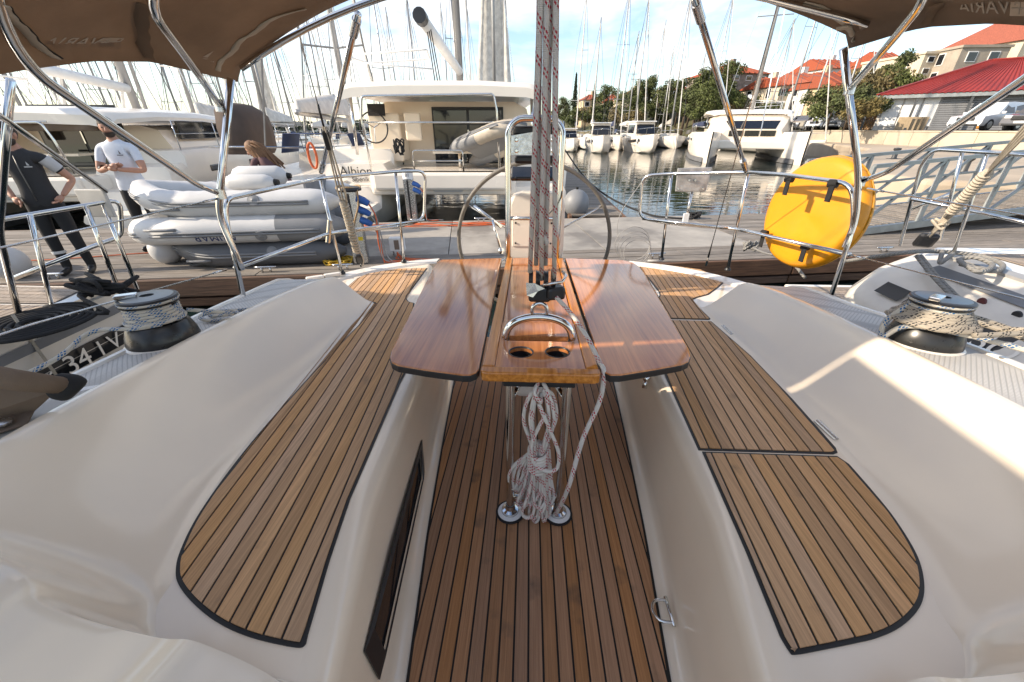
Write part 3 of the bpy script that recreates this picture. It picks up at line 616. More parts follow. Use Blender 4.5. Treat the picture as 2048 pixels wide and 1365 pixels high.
for px, py in [(180, 779), (100, 838)]: MB().box(BZ(px, py, .672), (.05, .03, .014), rz=.5).build('deck_clip', white, yacht, bevel=.005)
# lifelines
wire = []
for P in [[BY(438, 397, 2.08), V3((-1.66, 1.1, 1.12)), V3((-1.68, -.4, 1.14))], [BY(452, 540, 2.1), V3((-1.66, 1.1, .88)), V3((-1.68, -.4, .9))], [BY(1735, 378, 2.42), V3((1.86, 1.1, 1.15)), V3((1.86, -.4, 1.15))], [BY(1700, 510, 2.42), V3((1.86, 1.1, .9)), V3((1.86, -.4, .92))]]:
    l = MB().tube(P, .0035, 8).build('lifeline', steelb, ppL if P[0].x < 0 else ppR, smooth=True)
    MB().tube([P[0], P[0]+(P[1]-P[0]).normalized()*.11], .006, 8).build('turnbuckle', steel, l, smooth=True)
# backstays with their tackle
bl0, bl1 = BZ(722, 534, .44), BY(580, 0, 2.35); br0, br1 = BZ(1412, 531, .44), BY(1558, 0, 2.35)
for a, b in ((bl0, bl1), (br0, br1)):
    d = b-a; w_ = MB().tube([a+d*(.62 if a.x < 0 else .06), b+d*.9], .0035, 8).build('backstay', steelb, yacht, smooth=True)
    if a.x > 0: MB().tube([a, a+d*.06], .009, 8).build('rigging_screw', steel, w_, smooth=True); MB().tube([a+d*.06, a+d*.16], .006, 8, rad=[.009, .004]).build('wire_swage', blackp, w_, smooth=True)
    else:
        MB().tube([a+d*.68, a+d*.75], .007, 8).build('wire_swage', blackp, w_, smooth=True)
        t = MB().box(a+d*.635, (.045, .03, .14), R=d.to_track_quat('Z', 'Y').to_matrix()).build('tackle_block', blackp, w_, bevel=.014)
        MB().box(a+d*.055, (.06, .04, .11), R=d.to_track_quat('Z', 'Y').to_matrix()).build('tackle_block', blackp, w_, bevel=.016)
        MB().tube([a, a+d*.04], .006, 8).build('shackle', steel, w_, smooth=True)
# clear deck fairleads
for px, py in [(630, 556), (665, 550)]: MB().box(BZ(px, py, .45), (.14, .05, .03), rz=.6 if px < 1000 else -.6).build('fairlead', gelw, yacht, bevel=.012)

# ============================================================ loose gear aboard (each its own thing, laid in the boat frame)
def bthing(mb, name, m, label, cat, group=None): return tag(mb.build(name, m, None, smooth=True, M=BOAT), label, cat, group)
# rope wound on the winches
def helix(c, r0, r1, z0, z1, n, a0=0): return [V3(c)+V3((lerp(r0, r1, k/(n*16))*cos(a0+2*pi*k/16), lerp(r0, r1, k/(n*16))*sin(a0+2*pi*k/16), lerp(z0, z1, k/(n*16)))) for k in range(int(n*16)+1)]
m = MB()
m.tube(helix(wL, .088, .084, .096, .160, 5), .0075, 8)
m.tube(helix(wL, .096, .096, .1, .104, 1), .0075, 8)
m.tube(helix(wL, .094, .094, .1795, .180, 1), .0065, 8)
m.tube(smooth_path([wL+V3((.075, -.06, .10)), wL+V3((.0, -.10, .096)), wL+V3((-.15, -.13, .09)), BZ(60, 745, .72), V3((-1.85, .55, .72)), V3((-1.95, .1, .73))], 8), .0085, 8)
m.tube(smooth_path([wL+V3((.07, .075, .11)), wL+V3((.17, .19, .05)), BZ(420, 632, .68), BZ(460, 622, .675), BZ(478, 628, .68), BZ(470, 638, .68), BZ(420, 642, .68), BZ(400, 634, .69), BZ(430, 624, .69), BZ(510, 617, .665), BZ(540, 600, .66)], 7), .0085, 8)
bthing(m, 'sheet_rope', blue_rope, 'blue-flecked rope wound on the winch beside brown sprayhood end', 'rope')
m = MB(); m.tube(helix(wR, .086, .086, .140, .160, 2), .008, 8); m.tube(helix(wR, .094, .094, .1795, .180, 1), .0065, 8)
m.tube(smooth_path([wR+V3((-.09, .03, .15)), wR+V3((-.15, .03, .08)), wR+V3((-.165, .0, .02)), wR+V3((-.12, -.03, .08)), wR+V3((0, -.115, .09)), wR+V3((.2, -.24, .06)), V3((2.0, 1.05, .70)), V3((2.2, .6, .71))], 8), .0105, 8)
bthing(m, 'sheet_rope', blue_rope, 'blue-flecked rope leading off the winch beside cream hull', 'rope')
m = MB(); m.tube(helix(wR, .125, .092, .098, .150, 5, .5), .010, 8)
m.tube(helix(wR, .140, .118, .100, .112, 2, 2.5), .010, 8)
m.tube(smooth_path([wR+V3((.06, -.06, .13)), wR+V3((.2, -.16, .09)), wR+V3((.32, -.28, .02)), wR+V3((.4, -.4, 0))], 8), .0105, 8)
m.tube(smooth_path([wR+V3((.07, -.03, .14)), wR+V3((.24, -.1, .09)), wR+V3((.36, -.22, .02))], 8), .0105, 8)
m.tube(smooth_path([wR+V3((.14, -.14, .12)), wR+V3((.17, -.17, .13)), wR+V3((.12, -.18, .12)), wR+V3((-.03, -.19, .115))], 8), .0105, 8)
bthing(m, 'sheet_rope', black_rope, 'cream rope with black flecks wound low on a winch', 'rope')
# mainsheet tackle
blk = BY(1085, 572, 1.43)
tk = thing('mainsheet_block', 'black mainsheet block with steel cleat plate shackled to table handle', 'block', M=BOAT)
for dx, dy in ((-.045, 0), (-.018, .0), (.012, .0), (.04, .01)):
    MB().lathe([(.0, -.008), (.034, -.008), (.030, 0), (.034, .008), (0, .008)], blk+V3((dx, dy, .025)), 20, R=Matrix.Rotation(pi/2, 3, 'Y')).build('sheave', blackp, tk, smooth='a')
MB().box(blk+V3((-.01, .0, -.03)), (.085, .055, .06)).build('block_body', blackp, tk, bevel=.012)
MB().box(blk+V3((.045, -.01, -.02)), (.07, .07, .05), rz=.3).build('cam_cleat', blackp, tk, bevel=.012)
q = [blk+V3(k) for k in [(-.062, -.035, .022), (-.030, -.045, .024), (.008, -.045, .004), (-.018, -.047, -.006), (-.035, -.046, -.03), (-.058, -.038, -.026)]]
MB().add(q, [(0, 1, 2, 3, 4, 5)]).build('cleat_plate', steelb, tk, solid=.004)
MB().tube([blk+V3((.0, -.055, .02)), blk+V3((.07, -.045, .03)), blk+V3((.085, -.02, .045)), blk+V3((.075, .02, .05))], .006, 8).build('cleat_arm', steel, tk, smooth=True)
MB().tube([blk+V3((-.01, 0, -.05)), V3((-.005, 1.412, ht.z+.045))], .006, 8).build('shackle', steel, tk, smooth=True)
m = MB()
for i, (pb, pt, dy) in enumerate([((1060, 545), (1082, -20), 0), ((1072, 530), (1080, -20), .012), ((1083, 560), (1094, -20), .0), ((1091, 530), (1100, -20), .012), ((1108, 560), (1112, -20), 0)]):
    a = BY(*pb, 1.42+dy); b = BY(*pt, 1.22+dy); m.tube([a, lerp(a, b, .3)+V3((.004*sin(i*2.2), 0, 0)), lerp(a, b, .65), b, b+(b-a)*1.0], .0085, 8)
kn = BY(1085, 478, 1.40); m.tube(smooth_path([kn+V3((.018*cos(t*1.9), .012*sin(t*1.3), .018*sin(t*1.7))) for t in range(9)], 4), .008, 8)
tail = [blk+V3((.05, -.04, -.03)), BY(1140, 625, 1.36), BY(1170, 668, 1.28), V3((XR+.005, 1.21, TZ+.012)), V3((XR+.016, 1.16, TZ-.01)), V3((XR+.01, 1.15, TZ-.12)), BY(1165, 880, 1.12), BY(1135, 980, 1.08), BZ(1108, 1032, .02), BZ(1085, 1042, .012)]
m.tube(smooth_path(tail, 8), .0085, 8)
bthing(m, 'mainsheet', red_rope, 'white mainsheet rope with red flecks rising in several parts from the block', 'rope')
m = MB(); rr = random.Random(5)
top = V3((.0, 1.135, .655))
for i in range(11):      # hanging bights below the lashing
    t = i/10-.5; b0 = V3((t*.075, 1.135+rr.uniform(-.02, .02), .33)); z1 = rr.uniform(.03, .13); w = rr.uniform(.012, .03)
    m.tube(smooth_path([b0+V3((0, 0, .1)), b0, V3((t*.13, b0.y-.005, .2)), V3((t*.14-w, b0.y-.01, z1+.02)), V3((t*.14, b0.y-.02, z1)), V3((t*.14+w, b0.y-.01, z1+.03)), V3((t*.12+w*.6, b0.y, .22)), b0+V3((.01, .012, .06))], 5), .0082, 8)
for i in range(4):      # loops thrown to the side, behind
    x = -.05-.02*i; m.tube(smooth_path([V3((-.03, 1.16, .36)), V3((x-.015, 1.165, .27)), V3((x-.03, 1.17, .15+.015*i)), V3((x, 1.17, .13+.01*i)), V3((-.02, 1.16, .33))], 6), .0082, 8)
for i in range(6): m.tube([V3((.043*cos(a)-.002, 1.135+.034*sin(a), .315+.014*i+.012*sin(a))) for a in [2*pi*k/20 for k in range(20)]], .0085, 8, closed=True)
for i in range(7):      # upper loops
    s_ = (-1, 1)[i % 2]; w = rr.uniform(.03, .075); yo = rr.uniform(-.03, .015)
    m.tube(smooth_path([top+V3((.01*s_, 0, 0)), top+V3((s_*w*.7, yo, -.03)), top+V3((s_*w, yo, -.12)), top+V3((s_*w*.6, yo, -.21)), V3((s_*.02, 1.135+yo*.5, .39)), V3((-.012*s_, 1.13, .34))], 6), .0084, 8)
m.tube(smooth_path([V3((-.01, 1.10, .62)), V3((.04, 1.095, .52)), V3((.085, 1.10, .42)), V3((.09, 1.10, .35)), V3((.06, 1.095, .325)), V3((.0, 1.095, .34)), V3((-.03, 1.1, .38)), V3((-.03, 1.10, .46)), V3((.02, 1.095, .58))], 7), .0084, 8)
m.tube(smooth_path([top+V3((0, 0, -.02)), top+V3((.03, -.03, .0)), top+V3((0, .02, .02)), top+V3((-.03, -.02, .0)), top+V3((0, -.03, -.03))], 5, closed=True), .0085, 8, closed=True)
m.v = [(x*.8, y, z) for x, y, z in m.v]
bthing(m, 'coiled_mainsheet_tail', red_rope, 'hank of red-flecked rope coiled and hung under the table', 'rope')
# yellow lifebuoy case strapped to the rail
cc = BY(1618, 428, 3.0); nrm = V3((-.965, -.24, .10)).normalized()
tdir = V3((0, 0, 1))
Rd = nrm.to_track_quat('Z', 'Y').to_matrix()
case = thing('lifebuoy_case', 'round yellow vinyl lifebuoy case strapped to the stern rail', 'lifebuoy case', M=BOAT)
R_ = .38
body = MB().lathe([(0, .062), (R_*.15, .062), (R_*.3, .063), (R_*.5, .064), (R_*.7, .064), (R_*.85, .062), (R_*.94, .052), (R_*.985, .03), (R_, .0), (R_*.99, -.04), (R_*.95, -.065), (R_*.8, -.075), (0, -.078)], cc-nrm*.03, 64, R=Rd)
for i, v in enumerate(body.v):       # a soft, dented cover
    p = V3(v); body.v[i] = tuple(p+nrm*(mnoise.noise(p*4)*.010+mnoise.noise(p*11)*.003))
body.build('cover', yellow, case, smooth=True)
MB().tube([cc-nrm*.05+Rd @ V3((R_*1.004*cos(a), R_*1.004*sin(a), 0)) for a in [2*pi*k/56 for k in range(56)]], .005, 6, closed=True).build('seam', mat('yellow_dark', (.45, .22, .01), .5), case, smooth=True)
for px, py in [(1578, 362), (1665, 372), (1528, 470), (1610, 497)]:
    o_ = BY(px, py, interp(px, [(1500, 3.28), (1570, 2.98), (1700, 2.45)]) if py < 420 else interp(px, [(1472, 3.45), (1700, 2.42)]))
    MB().tube([o_+V3((-.012, .02, .012)), o_+V3((.012, -.02, .012))], .024, 12).box(o_+V3((-.016, -.02, -.045)), (.006, .045, .09)).build('strap', blackf, case)
# coiled wire on the starboard rail
m = MB(); c = BY(1265, 488, 3.9)
for i in range(4): r = .17-.012*i; m.tube([c+V3((r*cos(a)+.02*i, .02*sin(a*2+i), r*.95*sin(a)-.03*i)) for a in [2*pi*k/40 for k in range(41)]], .003, 6)
m.tube(smooth_path([c+V3((-.15, 0, .05)), BY(1240, 430, 3.9), BY(1290, 355, 3.9)], 6), .003, 6).tube([BY(1295, 522, 3.85), BY(1325, 523, 3.83)], .012, 8)
bthing(m, 'coiled_cable', mat('grey_cable', (.32, .31, .30), .5), 'thin grey cable hanging in loops from the rail', 'cable')
# backstay tackle rope, wrapped
m = MB(); d = bl1-bl0
for o_ in ((.0, .0), (.018, .01), (-.02, .0), (.03, -.008)): m.tube([bl0+d*.68+V3((o_[0]*.3, o_[1], 0)), bl0+d*.42+V3((o_[0]*1.2, o_[1], 0)), bl0+d*.30], .0065, 6)
hx = []; ax = d.normalized(); u_ = ax.orthogonal().normalized(); v_ = ax.cross(u_)
for k in range(17*10+1):
    a = 2*pi*k/10; t = k/170; hx.append(bl0+d*lerp(.38, .105, t)+u_*(cos(a)*.026)+v_*(sin(a)*.026))
m.tube(hx, .0095, 6); m.tube([bl0+d*.39, bl0+d*.10], .022, 8)
m.tube(smooth_path([bl0+d*.10+V3((.03, 0, 0)), bl0+d*.05+V3((.04, 0, 0)), bl0+V3((.02, -.01, .01))], 5), .006, 6)
bthing(m, 'backstay_line', tan_rope, 'tan rope wrapped tightly along the backstay tackle above black block', 'rope')
# shore line led over the quarter
m = MB(); m.tube(smooth_path([BZ(1610, 556, .47), BZ(1575, 520, .52), BY(1525, 505, 4.9), BY(1505, 495, 5.6)], 6), .012, 8)
kx = BY(1502, 492, 5.6)
m.tube(smooth_path([kx+V3((.10*sin(t*1.7), .05*cos(t*2.3), .07*sin(t*2.9))) for t in range(12)], 4), .016, 8)
bthing(m, 'mooring_line', grey_rope, 'grey mooring rope knotted at the pontoon behind yellow case', 'rope')
# ============================================================ water and pontoon
def water_mat():
    m = bpy.data.materials.new('harbour_water'); m.use_nodes = True; t = m.node_tree; b = t.nodes['Principled BSDF']; L = t.links.new
    b.inputs['Base Color'].default_value = (.010, .020, .020, 1); b.inputs['Roughness'].default_value = .035; b.inputs['IOR'].default_value = 1.333; b.inputs['Specular IOR Level'].default_value = .62
    tc = N(t, 'ShaderNodeTexCoord'); mp = N(t, 'ShaderNodeMapping'); mp.inputs['Scale'].default_value = (.45, 1.25, 1)
    n1 = N(t, 'ShaderNodeTexNoise'); n1.inputs['Scale'].default_value = 1.6; n1.inputs['Detail'].default_value = 3; n1.inputs['Distortion'].default_value = .6
    L(tc.outputs['Object'], mp.inputs[0]); L(mp.outputs[0], n1.inputs['Vector'])
    bp = N(t, 'ShaderNodeBump'); bp.inputs['Strength'].default_value = .22; bp.inputs['Distance'].default_value = .06; L(n1.outputs[0], bp.inputs['Height']); L(bp.outputs[0], b.inputs['Normal'])
    return m
structure(MB().add([(-900, -60, 0), (900, -60, 0), (900, 1500, 0), (-900, 1500, 0)], [(0, 1, 2, 3)]).build('water', water_mat()))
PA = radians(8.5); PU = V3((cos(PA), sin(PA), 0)); PN = V3((-sin(PA), cos(PA), 0)); PO = V3((0, 5.35, 0)); DZ = .45
def DP(s, n, z=DZ): return PO+PU*s+PN*n+V3((0, 0, z))
conc = mat('pontoon_concrete', (.36, .33, .29), .62, var=.18, vs=1.6, bump=.35, bs=40, spots=((.14, .125, .11), 1.1, .50, .75))
dwood = mat('dock_wood', (.235, .205, .175), .8, var=.35, vs=2.5, stretch=(1.2, 26, 26), bump=.6, bs=9, rnd=.22)
beamw = mat('waler_wood', (.16, .085, .05), .7, var=.35, vs=2.5, stretch=(1.2, 20, 20), bump=.5, bs=9, rnd=.15)
darkm = mat('near_black', (.015, .014, .012), .5)  # near-black for the floats and the frame under the planks
pont = structure(thing('pontoon', 'long pontoon of concrete and grey planks', None, PO, PA))
del pont['label']
def lbox(mb, s0, s1, n0, n1, z0, z1): return mb.box(((s0+s1)/2, (n0+n1)/2, (z0+z1)/2), (s1-s0, n1-n0, z1-z0))
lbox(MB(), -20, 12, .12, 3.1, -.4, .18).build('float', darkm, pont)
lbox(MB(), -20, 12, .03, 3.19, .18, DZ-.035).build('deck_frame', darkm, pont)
rd = random.Random(3)
for s0, s1 in ((-3.7, -1.2), (-1.19, 1.3), (1.31, 3.9)):
    lbox(MB(), s0, s1, .72, 3.2, DZ-.09, DZ).build('concrete_slab', conc, pont, bevel=.008)
def planks_along(s0, s1, n0, n1, w=.14, step=4., zt=DZ):
    n = n0
    while n < n1-.05:
        s = s0-rd.uniform(0, step*.6)
        while s < s1:
            a, b = max(s0, s), min(s1, s+step)
            if b-a > .05: lbox(MB(), a, b-.006, n, n+w-.009, zt-.035, zt+rd.uniform(-.003, .003)).build('plank', dwood, pont)
            s += step
        n += w
planks_along(-20, -3.71, .0, 3.2, step=5); planks_along(3.91, 12, .0, 3.2, step=4.5); planks_along(-3.7, 3.9, 0, .70, step=4.2)
for s0, s1 in ((-20, -9), (-9, -1.5), (-1.5, 4), (4, 12)):
    lbox(MB(), s0, s1-.02, -.07, -.005, .20, .44).build('waler', beamw, pont, bevel=.01); lbox(MB(), s0, s1-.02, 3.205, 3.27, .20, .44).build('waler', beamw, pont, bevel=.01)
    lbox(MB(), s0, s1-.02, -.05, .02, .06, .17).build('waler', beamw, pont, bevel=.01)
fing = structure(thing('finger_pontoon', '', None, (1.48, 8.9, 0))); del fing['label']
MB().box((0, 6.5, .1), (1.0, 12.6, .5)).build('float', darkm, fing)
for k in range(86): MB().box((rd.uniform(-.01, .01), .3+k*.147, DZ-.02), (1.14, .137, .035)).build('plank', dwood, fing)
for sx in (-1, 1): MB().box((sx*.6, 6.5, .36), (.06, 12.8, .16)).build('waler', beamw, fing)
def cleat(loc, rz, label):
    t = thing('dock_cleat', label, 'cleat', loc, rz, 'steel cleats along the pontoon edges')
    MB().tube([(-.14, 0, .075), (-.09, 0, .07), (.09, 0, .07), (.14, 0, .075)], .016, 10, rad=[.009, .016, .016, .009]).build('horn', steelb, t, smooth=True)
    for x in (-.055, .055): MB().tube([(x, 0, 0), (x, 0, .07)], .014, 8).build('post', steelb, t, smooth=True)
    return t
cl = cleat(DP(-3.6, .1), PA, 'steel cleat on the pontoon edge under the grey rope pile')
for i_, (s, n) in enumerate(((-2.6, .1), (1.9, .16), (-1.9, 3.05), (-.6, 3.05), (5.6, .1), (-6.2, .1))):
    c = copy_tree(cl); c.location = DP(s, n); c['label'] = 'steel cleat on the pontoon '+['edge in front of the yellow cable coil', 'near the coiled grey cable', 'far edge beside the B1 pedestal', 'far edge behind the catamaran stern', 'edge under the yellow case', 'edge at the feet of the dark-vested person'][i_]
# ------------------------------------------------------------ rope, cables on the pontoon
def wthing(mb, name, m, label, cat, group=None, smooth=True): return tag(mb.build(name, m, None, smooth=smooth), label, cat, group)
def tangle(c, rx, ry, n, r, seed, turns=3.2, h=.03):
    rr = random.Random(seed); P = []
    for k in range(n):
        a = turns*2*pi*k/n; q = rr.uniform(.55, 1); P.append(V3(c)+V3((rx*q*cos(a)+rr.uniform(-.05, .05), ry*q*sin(a)+rr.uniform(-.04, .04), r+h*rr.random())))
    return MB().tube(smooth_path(P, 5), r, 6)
wthing(tangle(DP(-4.45, .55), .35, .16, 60, .012, 4, 6, .07), 'rope_pile', mat('dark_grey_rope', (.07, .07, .068), .9), 'tangled pile of dark grey rope beside the stacked dinghies', 'rope')
wthing(tangle(DP(-2.75, .42), .22, .17, 70, .010, 8, 8, .06), 'yellow_cable_coil', mat('yellow_cable', (.55, .34, .02), .5), 'coil of yellow cable at the foot of power pedestal', 'cable')
m = MB(); rr = random.Random(2)
for k in range(5): m.tube(smooth_path([DP(-2.9+rr.uniform(-.2, .2)+i*.55, 2.75+rr.uniform(-.16, .16), DZ+.012+.006*k) for i in range(6)], 6), .009, 6)
wthing(m, 'shore_power_cables', orange_c, 'orange shore power cables snaking along the concrete edge', 'cable')
wthing(MB().tube(smooth_path([DP(-9, 1.1, DZ+.01), DP(-7.2, 1.0, DZ+.01), DP(-5.8, 1.25, DZ+.01), DP(-4.6, 1.3, DZ+.01), DP(-3.0, .8, DZ+.01)], 8), .008, 6), 'red_cable', orange_c, 'single red cable lying along the grey planks by the dinghies', 'cable')
wthing(MB().tube(smooth_path([WY(1130, 300, 16), WY(1165, 350, 12.5), WY(1215, 393, 10.3), WY(1290, 427, 9), WZ(1340, 436, .50), WZ(1385, 438, .5)], 8), .022, 8), 'black_mooring_line', dark_rope, 'thick black mooring line drooping to the pontoon edge', 'rope')
wthing(tangle(WZ(1388, 438, DZ), .14, .10, 50, .016, 9, 5, .12), 'black_line_coil', dark_rope, 'bunched end of black mooring line at the pontoon edge', 'rope')
# ------------------------------------------------------------ power pedestals
def pedestal(loc, rz, h, label, num=None, scale=1.):
    t = thing('power_pedestal', label, 'power pedestal', loc, rz, None)
    MB().box((0, 0, h/2), (.20, .17, h)).build('column', steelb, t, bevel=.012)
    MB().box((-.012, -.087, h*.52), (.035, .012, h*.9)).build('front_channel', blackp, t)
    MB().box((.103, 0, h*.3), (.006, .12, h*.5)).build('side_door', mat('grey_panel', (.20, .20, .20), .5), t)
    if num:
        MB().lathe([(.105, 0), (.105, .14), (.09, .145)], (0, 0, h), 24).build('lamp_collar', white, t, smooth='a'); MB().lathe([(.12, 0), (.12, .04), (.0, .055)], (0, 0, h+.145), 24).build('cap', blackp, t, smooth='a')
        text_mesh('berth_number', num, .085, mat('dark_blue', (.01, .015, .06), .5), t, frame((0, -.107, h+.07), (1, 0, 0), (0, 0, 1)))
    else: MB().lathe([(.16, .0), (.165, .02), (.15, .045), (.0, .05)], (0, 0, h), 24).build('cap', blackp, t, smooth='a')
    for k in range(2 if num else 4):
        z = h*(.90-.14*(k % 3)); y = -.05+.05*(k//3)
        s_ = MB().tube([(.09, y, z), (.17, y-.02, z-.03), (.23, y-.03, z-.07)], .04, 12, rad=[.05, .045, .035]).build('socket', mat('socket_blue', (.02, .09, .32), .45), t, smooth='a')
        MB().tube(smooth_path([(.23, y-.03, z-.07), (.30, y-.04, z-.25), (.28+.02*k, y-.06, z-.6), (.34+.03*k, -.1, .02), (.55+.1*k, -.12, .015)], 6), .009, 6).build('cable', orange_c if k % 2 == 0 else mat('grey_cable', (0, 0, 0)), s_, smooth=True)
    return t
pd = pedestal(DP(-2.42, .42), PA+.12, .98, 'stainless power pedestal with blue plugs and coiled hose on top')
MB().tube(smooth_path([(.15*cos(a), .13*sin(a), 1.02+.012*sin(3*a)) for a in [2*pi*k/16 for k in range(16)]], 3, closed=True), .012, 8, closed=True).build('hose', mat('tan_hose', (.35, .22, .10), .6), pd, smooth=True)
MB().box((.05, -.092, .36), (.06, .004, .05)).build('warning_sticker', mat('yellow_sticker', (.75, .55, .02), .5), pd)
MB().tube(smooth_path([(.12, -.1, 1.0), (.10, -.12, .8), (.0, -.13, .55), (-.03, -.12, .3)], 6), .01, 8).build('hose', mat('tan_hose', (0, 0, 0)), pd, smooth=True)
pedestal(DP(-1.15, 2.95) if False else WZ(826, 441, DZ), PA, .82, 'stainless power pedestal marked B1 with white collar', 'B1')
jb = thing('junction_box', 'small white plastic box standing by the power pedestal', 'box', DP(-1.95, .75), PA)
MB().box((0, 0, .17), (.22, .12, .20)).build('case', white, jb, bevel=.01); MB().box((0, -.062, .17), (.07, .006, .14)).build('front_window', mat('brownish', (.2, .15, .12), .5), jb)
MB().tube([(-.07, 0, .0), (-.07, 0, .08)], .012, 8).tube([(.07, 0, 0), (.07, 0, .08)], .012, 8).build('stand', steelb, jb)
m = MB(); b0 = DP(-1.95, .66, .52)
for k in range(3): m.tube(smooth_path([b0, b0+V3((.03*k, -.02, -.06)), DP(-1.93+.1*k, .5, DZ+.012), DP(-1.6+.15*k, .4, DZ+.012)], 6), .008, 6)
wthing(m, 'power_leads', orange_c, 'red leads hanging from the small white box', 'cable')
# ------------------------------------------------------------ inflatable dinghies
def dinghy(loc, rz, label, flip=False, L=2.9, B=.56, r=.205, tube_m=pvcw, end_m=pvcg, strake_m=pvcg, name=None, tilt=0):
    t = thing('inflatable_dinghy', label, 'dinghy', loc, rz, None)
    if flip: t.rotation_euler = (pi, tilt, rz)
    elif tilt: t.rotation_euler = (0, tilt, rz)
    def upath(n=60, y0=B):
        P = []
        for k in range(n+1):
            u = k/n*2-1; a = abs(u); x = L/2-.42-(L-.62)*(1-a)**.0 if False else None
            s_ = 1-a        # 0 at the sterns, 1 at the bow
            x = lerp(L/2-.30, -L/2+.22, 1-(1-s_)**1.15 if s_ < .5 else lerp(1-.5**1.15, 1, (s_-.5)/.5))
            w = y0*(1-max(0, (s_-.52)/.48)**2.6)
            P.append(V3((x, (1 if u > 0 else -1)*w, r+.10*max(0, (s_-.6)/.4)**2)))
        return P
    P = upath(); tb = MB().tube(P, r, 18, rad=[r*(1-.0*k) for k in range(len(P))]); 
    for i, v in enumerate(tb.v): p = V3(v); tb.v[i] = tuple(p+V3((0, 0, .004*sin(p.x*37+p.y*9))))
    tb.build('tube', tube_m, t, smooth=True)
    for sy in (-1, 1):
        e = P[0] if sy < 0 else P[-1]
        MB().tube([e+V3((-.55, 0, 0)), e, e+V3((.12, 0, 0)), e+V3((.26, 0, .0)), e+V3((.36, 0, .0))], r, 18, rad=[r*1.03, r*1.03, r*.95, r*.62, r*.30]).build('cone_end', end_m, t, smooth='a')
        for dz in (-.0, .035): MB().tube([p+V3((0, 0, dz))+(V3((0, 1 if p.y > 0 else -1, 0))*(r+.004) if abs(p.y) > .25 else V3((-1, (p.y/.25), 0)).normalized()*(r+.004)) for p in (P[:31] if sy < 0 else P[30:])], .016, 6).build('rub_strake', strake_m, t, smooth=True)
        MB().lathe([(.075, 0), (.07, .012), (.03, .016), (.0, .03)], (L*.16, sy*(B+r*.93), r*1.35), 16, R=Matrix.Rotation(-sy*1.2, 3, 'X')).build('rowlock_pad', pvcg, t, smooth='a')
        MB().tube([(-L*.28, sy*(B*.93+r*.98), r*.75), (-L*.25, sy*(B*.93+r*1.1), r*.75), (-L*.19, sy*(B*.96+r*1.1), r*.75), (-L*.16, sy*(B*.96+r*.98), r*.75)], .018, 8).build('grab_handle', pvcg, t, smooth=True)
    MB().prism([(L/2-.4, -B), (L/2-.4, B), (-L*.1, B*.9), (-L*.36, .12), (-L*.36, -.12), (-L*.1, -B*.9)], .05, .10).build('floor', pvcg, t)
    MB().box((L/2-.36, 0, .24), (.04, B*1.9, .34)).build('transom', mat('grey_board', (.2, .2, .21), .5), t, bevel=.01)
    if name:
        for sy in (-1, 1):
            o = text_mesh('maker_name', name, .15, mat('navy_print', (.01, .03, .13), .5), t, frame((-L*.02, sy*(B+r*.93), r*1.42 if not flip else r*1.35), (-sy, 0, 0), (0, -sy*.45, 1)))
    return t
dy = DP(-4.0, 1.02)
dinghy(DP(-3.98, .95, DZ+.0), PA+.03, 'dark grey inflatable dinghy at the bottom of the stack', L=2.55, r=.165, tube_m=pvcd, end_m=pvcd, strake_m=pvcg, B=.50)
dinghy(DP(-4.15, .95, DZ+.69), PA+.05, 'upturned white and grey dinghy with blue lettering, middle of the stack', flip=True, tube_m=pvcw, end_m=pvcg, name='ARIMAR', L=3.1, B=.54, r=.18)
dinghy(DP(-4.1, 1.0, DZ+.665), PA+.04, 'white inflatable dinghy on top of the stack with fenders in it', tube_m=pvcw, end_m=pvcw, strake_m=pvcg, L=2.85, B=.52, r=.165)
def fender(loc, R, label, ball=False, L=.62, r=.11, m=None, group='white fenders lying about the dinghies'):
    t = thing('fender', label, 'fender', loc, 0, group); t.rotation_euler = R
    if ball: MB().ball((0, 0, r), (r, r, r*1.05), 20, 14).build('body', m or pvcw, t, smooth=True); MB().tube([(0, 0, r*2), (0, 0, r*2.2)], .03, 10).build('eye', mat('blue_plastic', (.02, .05, .25), .5), t, smooth='a')
    else:
        MB().lathe([(.02, -L/2-.04), (.035, -L/2), (r*.75, -L/2+.05), (r, -L/2+.12), (r, L/2-.12), (r*.75, L/2-.05), (.035, L/2), (.02, L/2+.04)], (0, 0, r), 18, R=Matrix.Rotation(pi/2, 3, 'Y')).build('body', m or pvcw, t, smooth=True)
        MB().lathe([(.025, L/2-.02), (.045, L/2+.0), (.035, L/2+.05), (0, L/2+.05)], (0, 0, r), 12, R=Matrix.Rotation(pi/2, 3, 'Y')).build('end_cap', mat('blue_plastic', (0, 0, 0)), t, smooth='a')
    return t
fender(DP(-3.75, .66, DZ+.97), (0, 0, .1), 'long white fender lying on the top dinghy', L=.66, r=.10)
fender(DP(-3.8, 1.1, DZ+.97), (0, 0, .2), 'fat white fender with blue end lying behind the long one', L=.74, r=.135)
fender(DP(-5.2, .75, DZ-.005), (.1, .1, 0), 'round off-white buoy fender wedged under the middle dinghy', True, r=.20)
fender(WZ(-25, 545, DZ), (.1, .2, 0), 'big round grey-white fender behind the dark-vested man', True, r=.27)
fender(WZ(25, 560, DZ)+V3((0, .1, 0)), (.1, -.2, 0), 'smaller round white fender in front of the bigger one', True, r=.2)
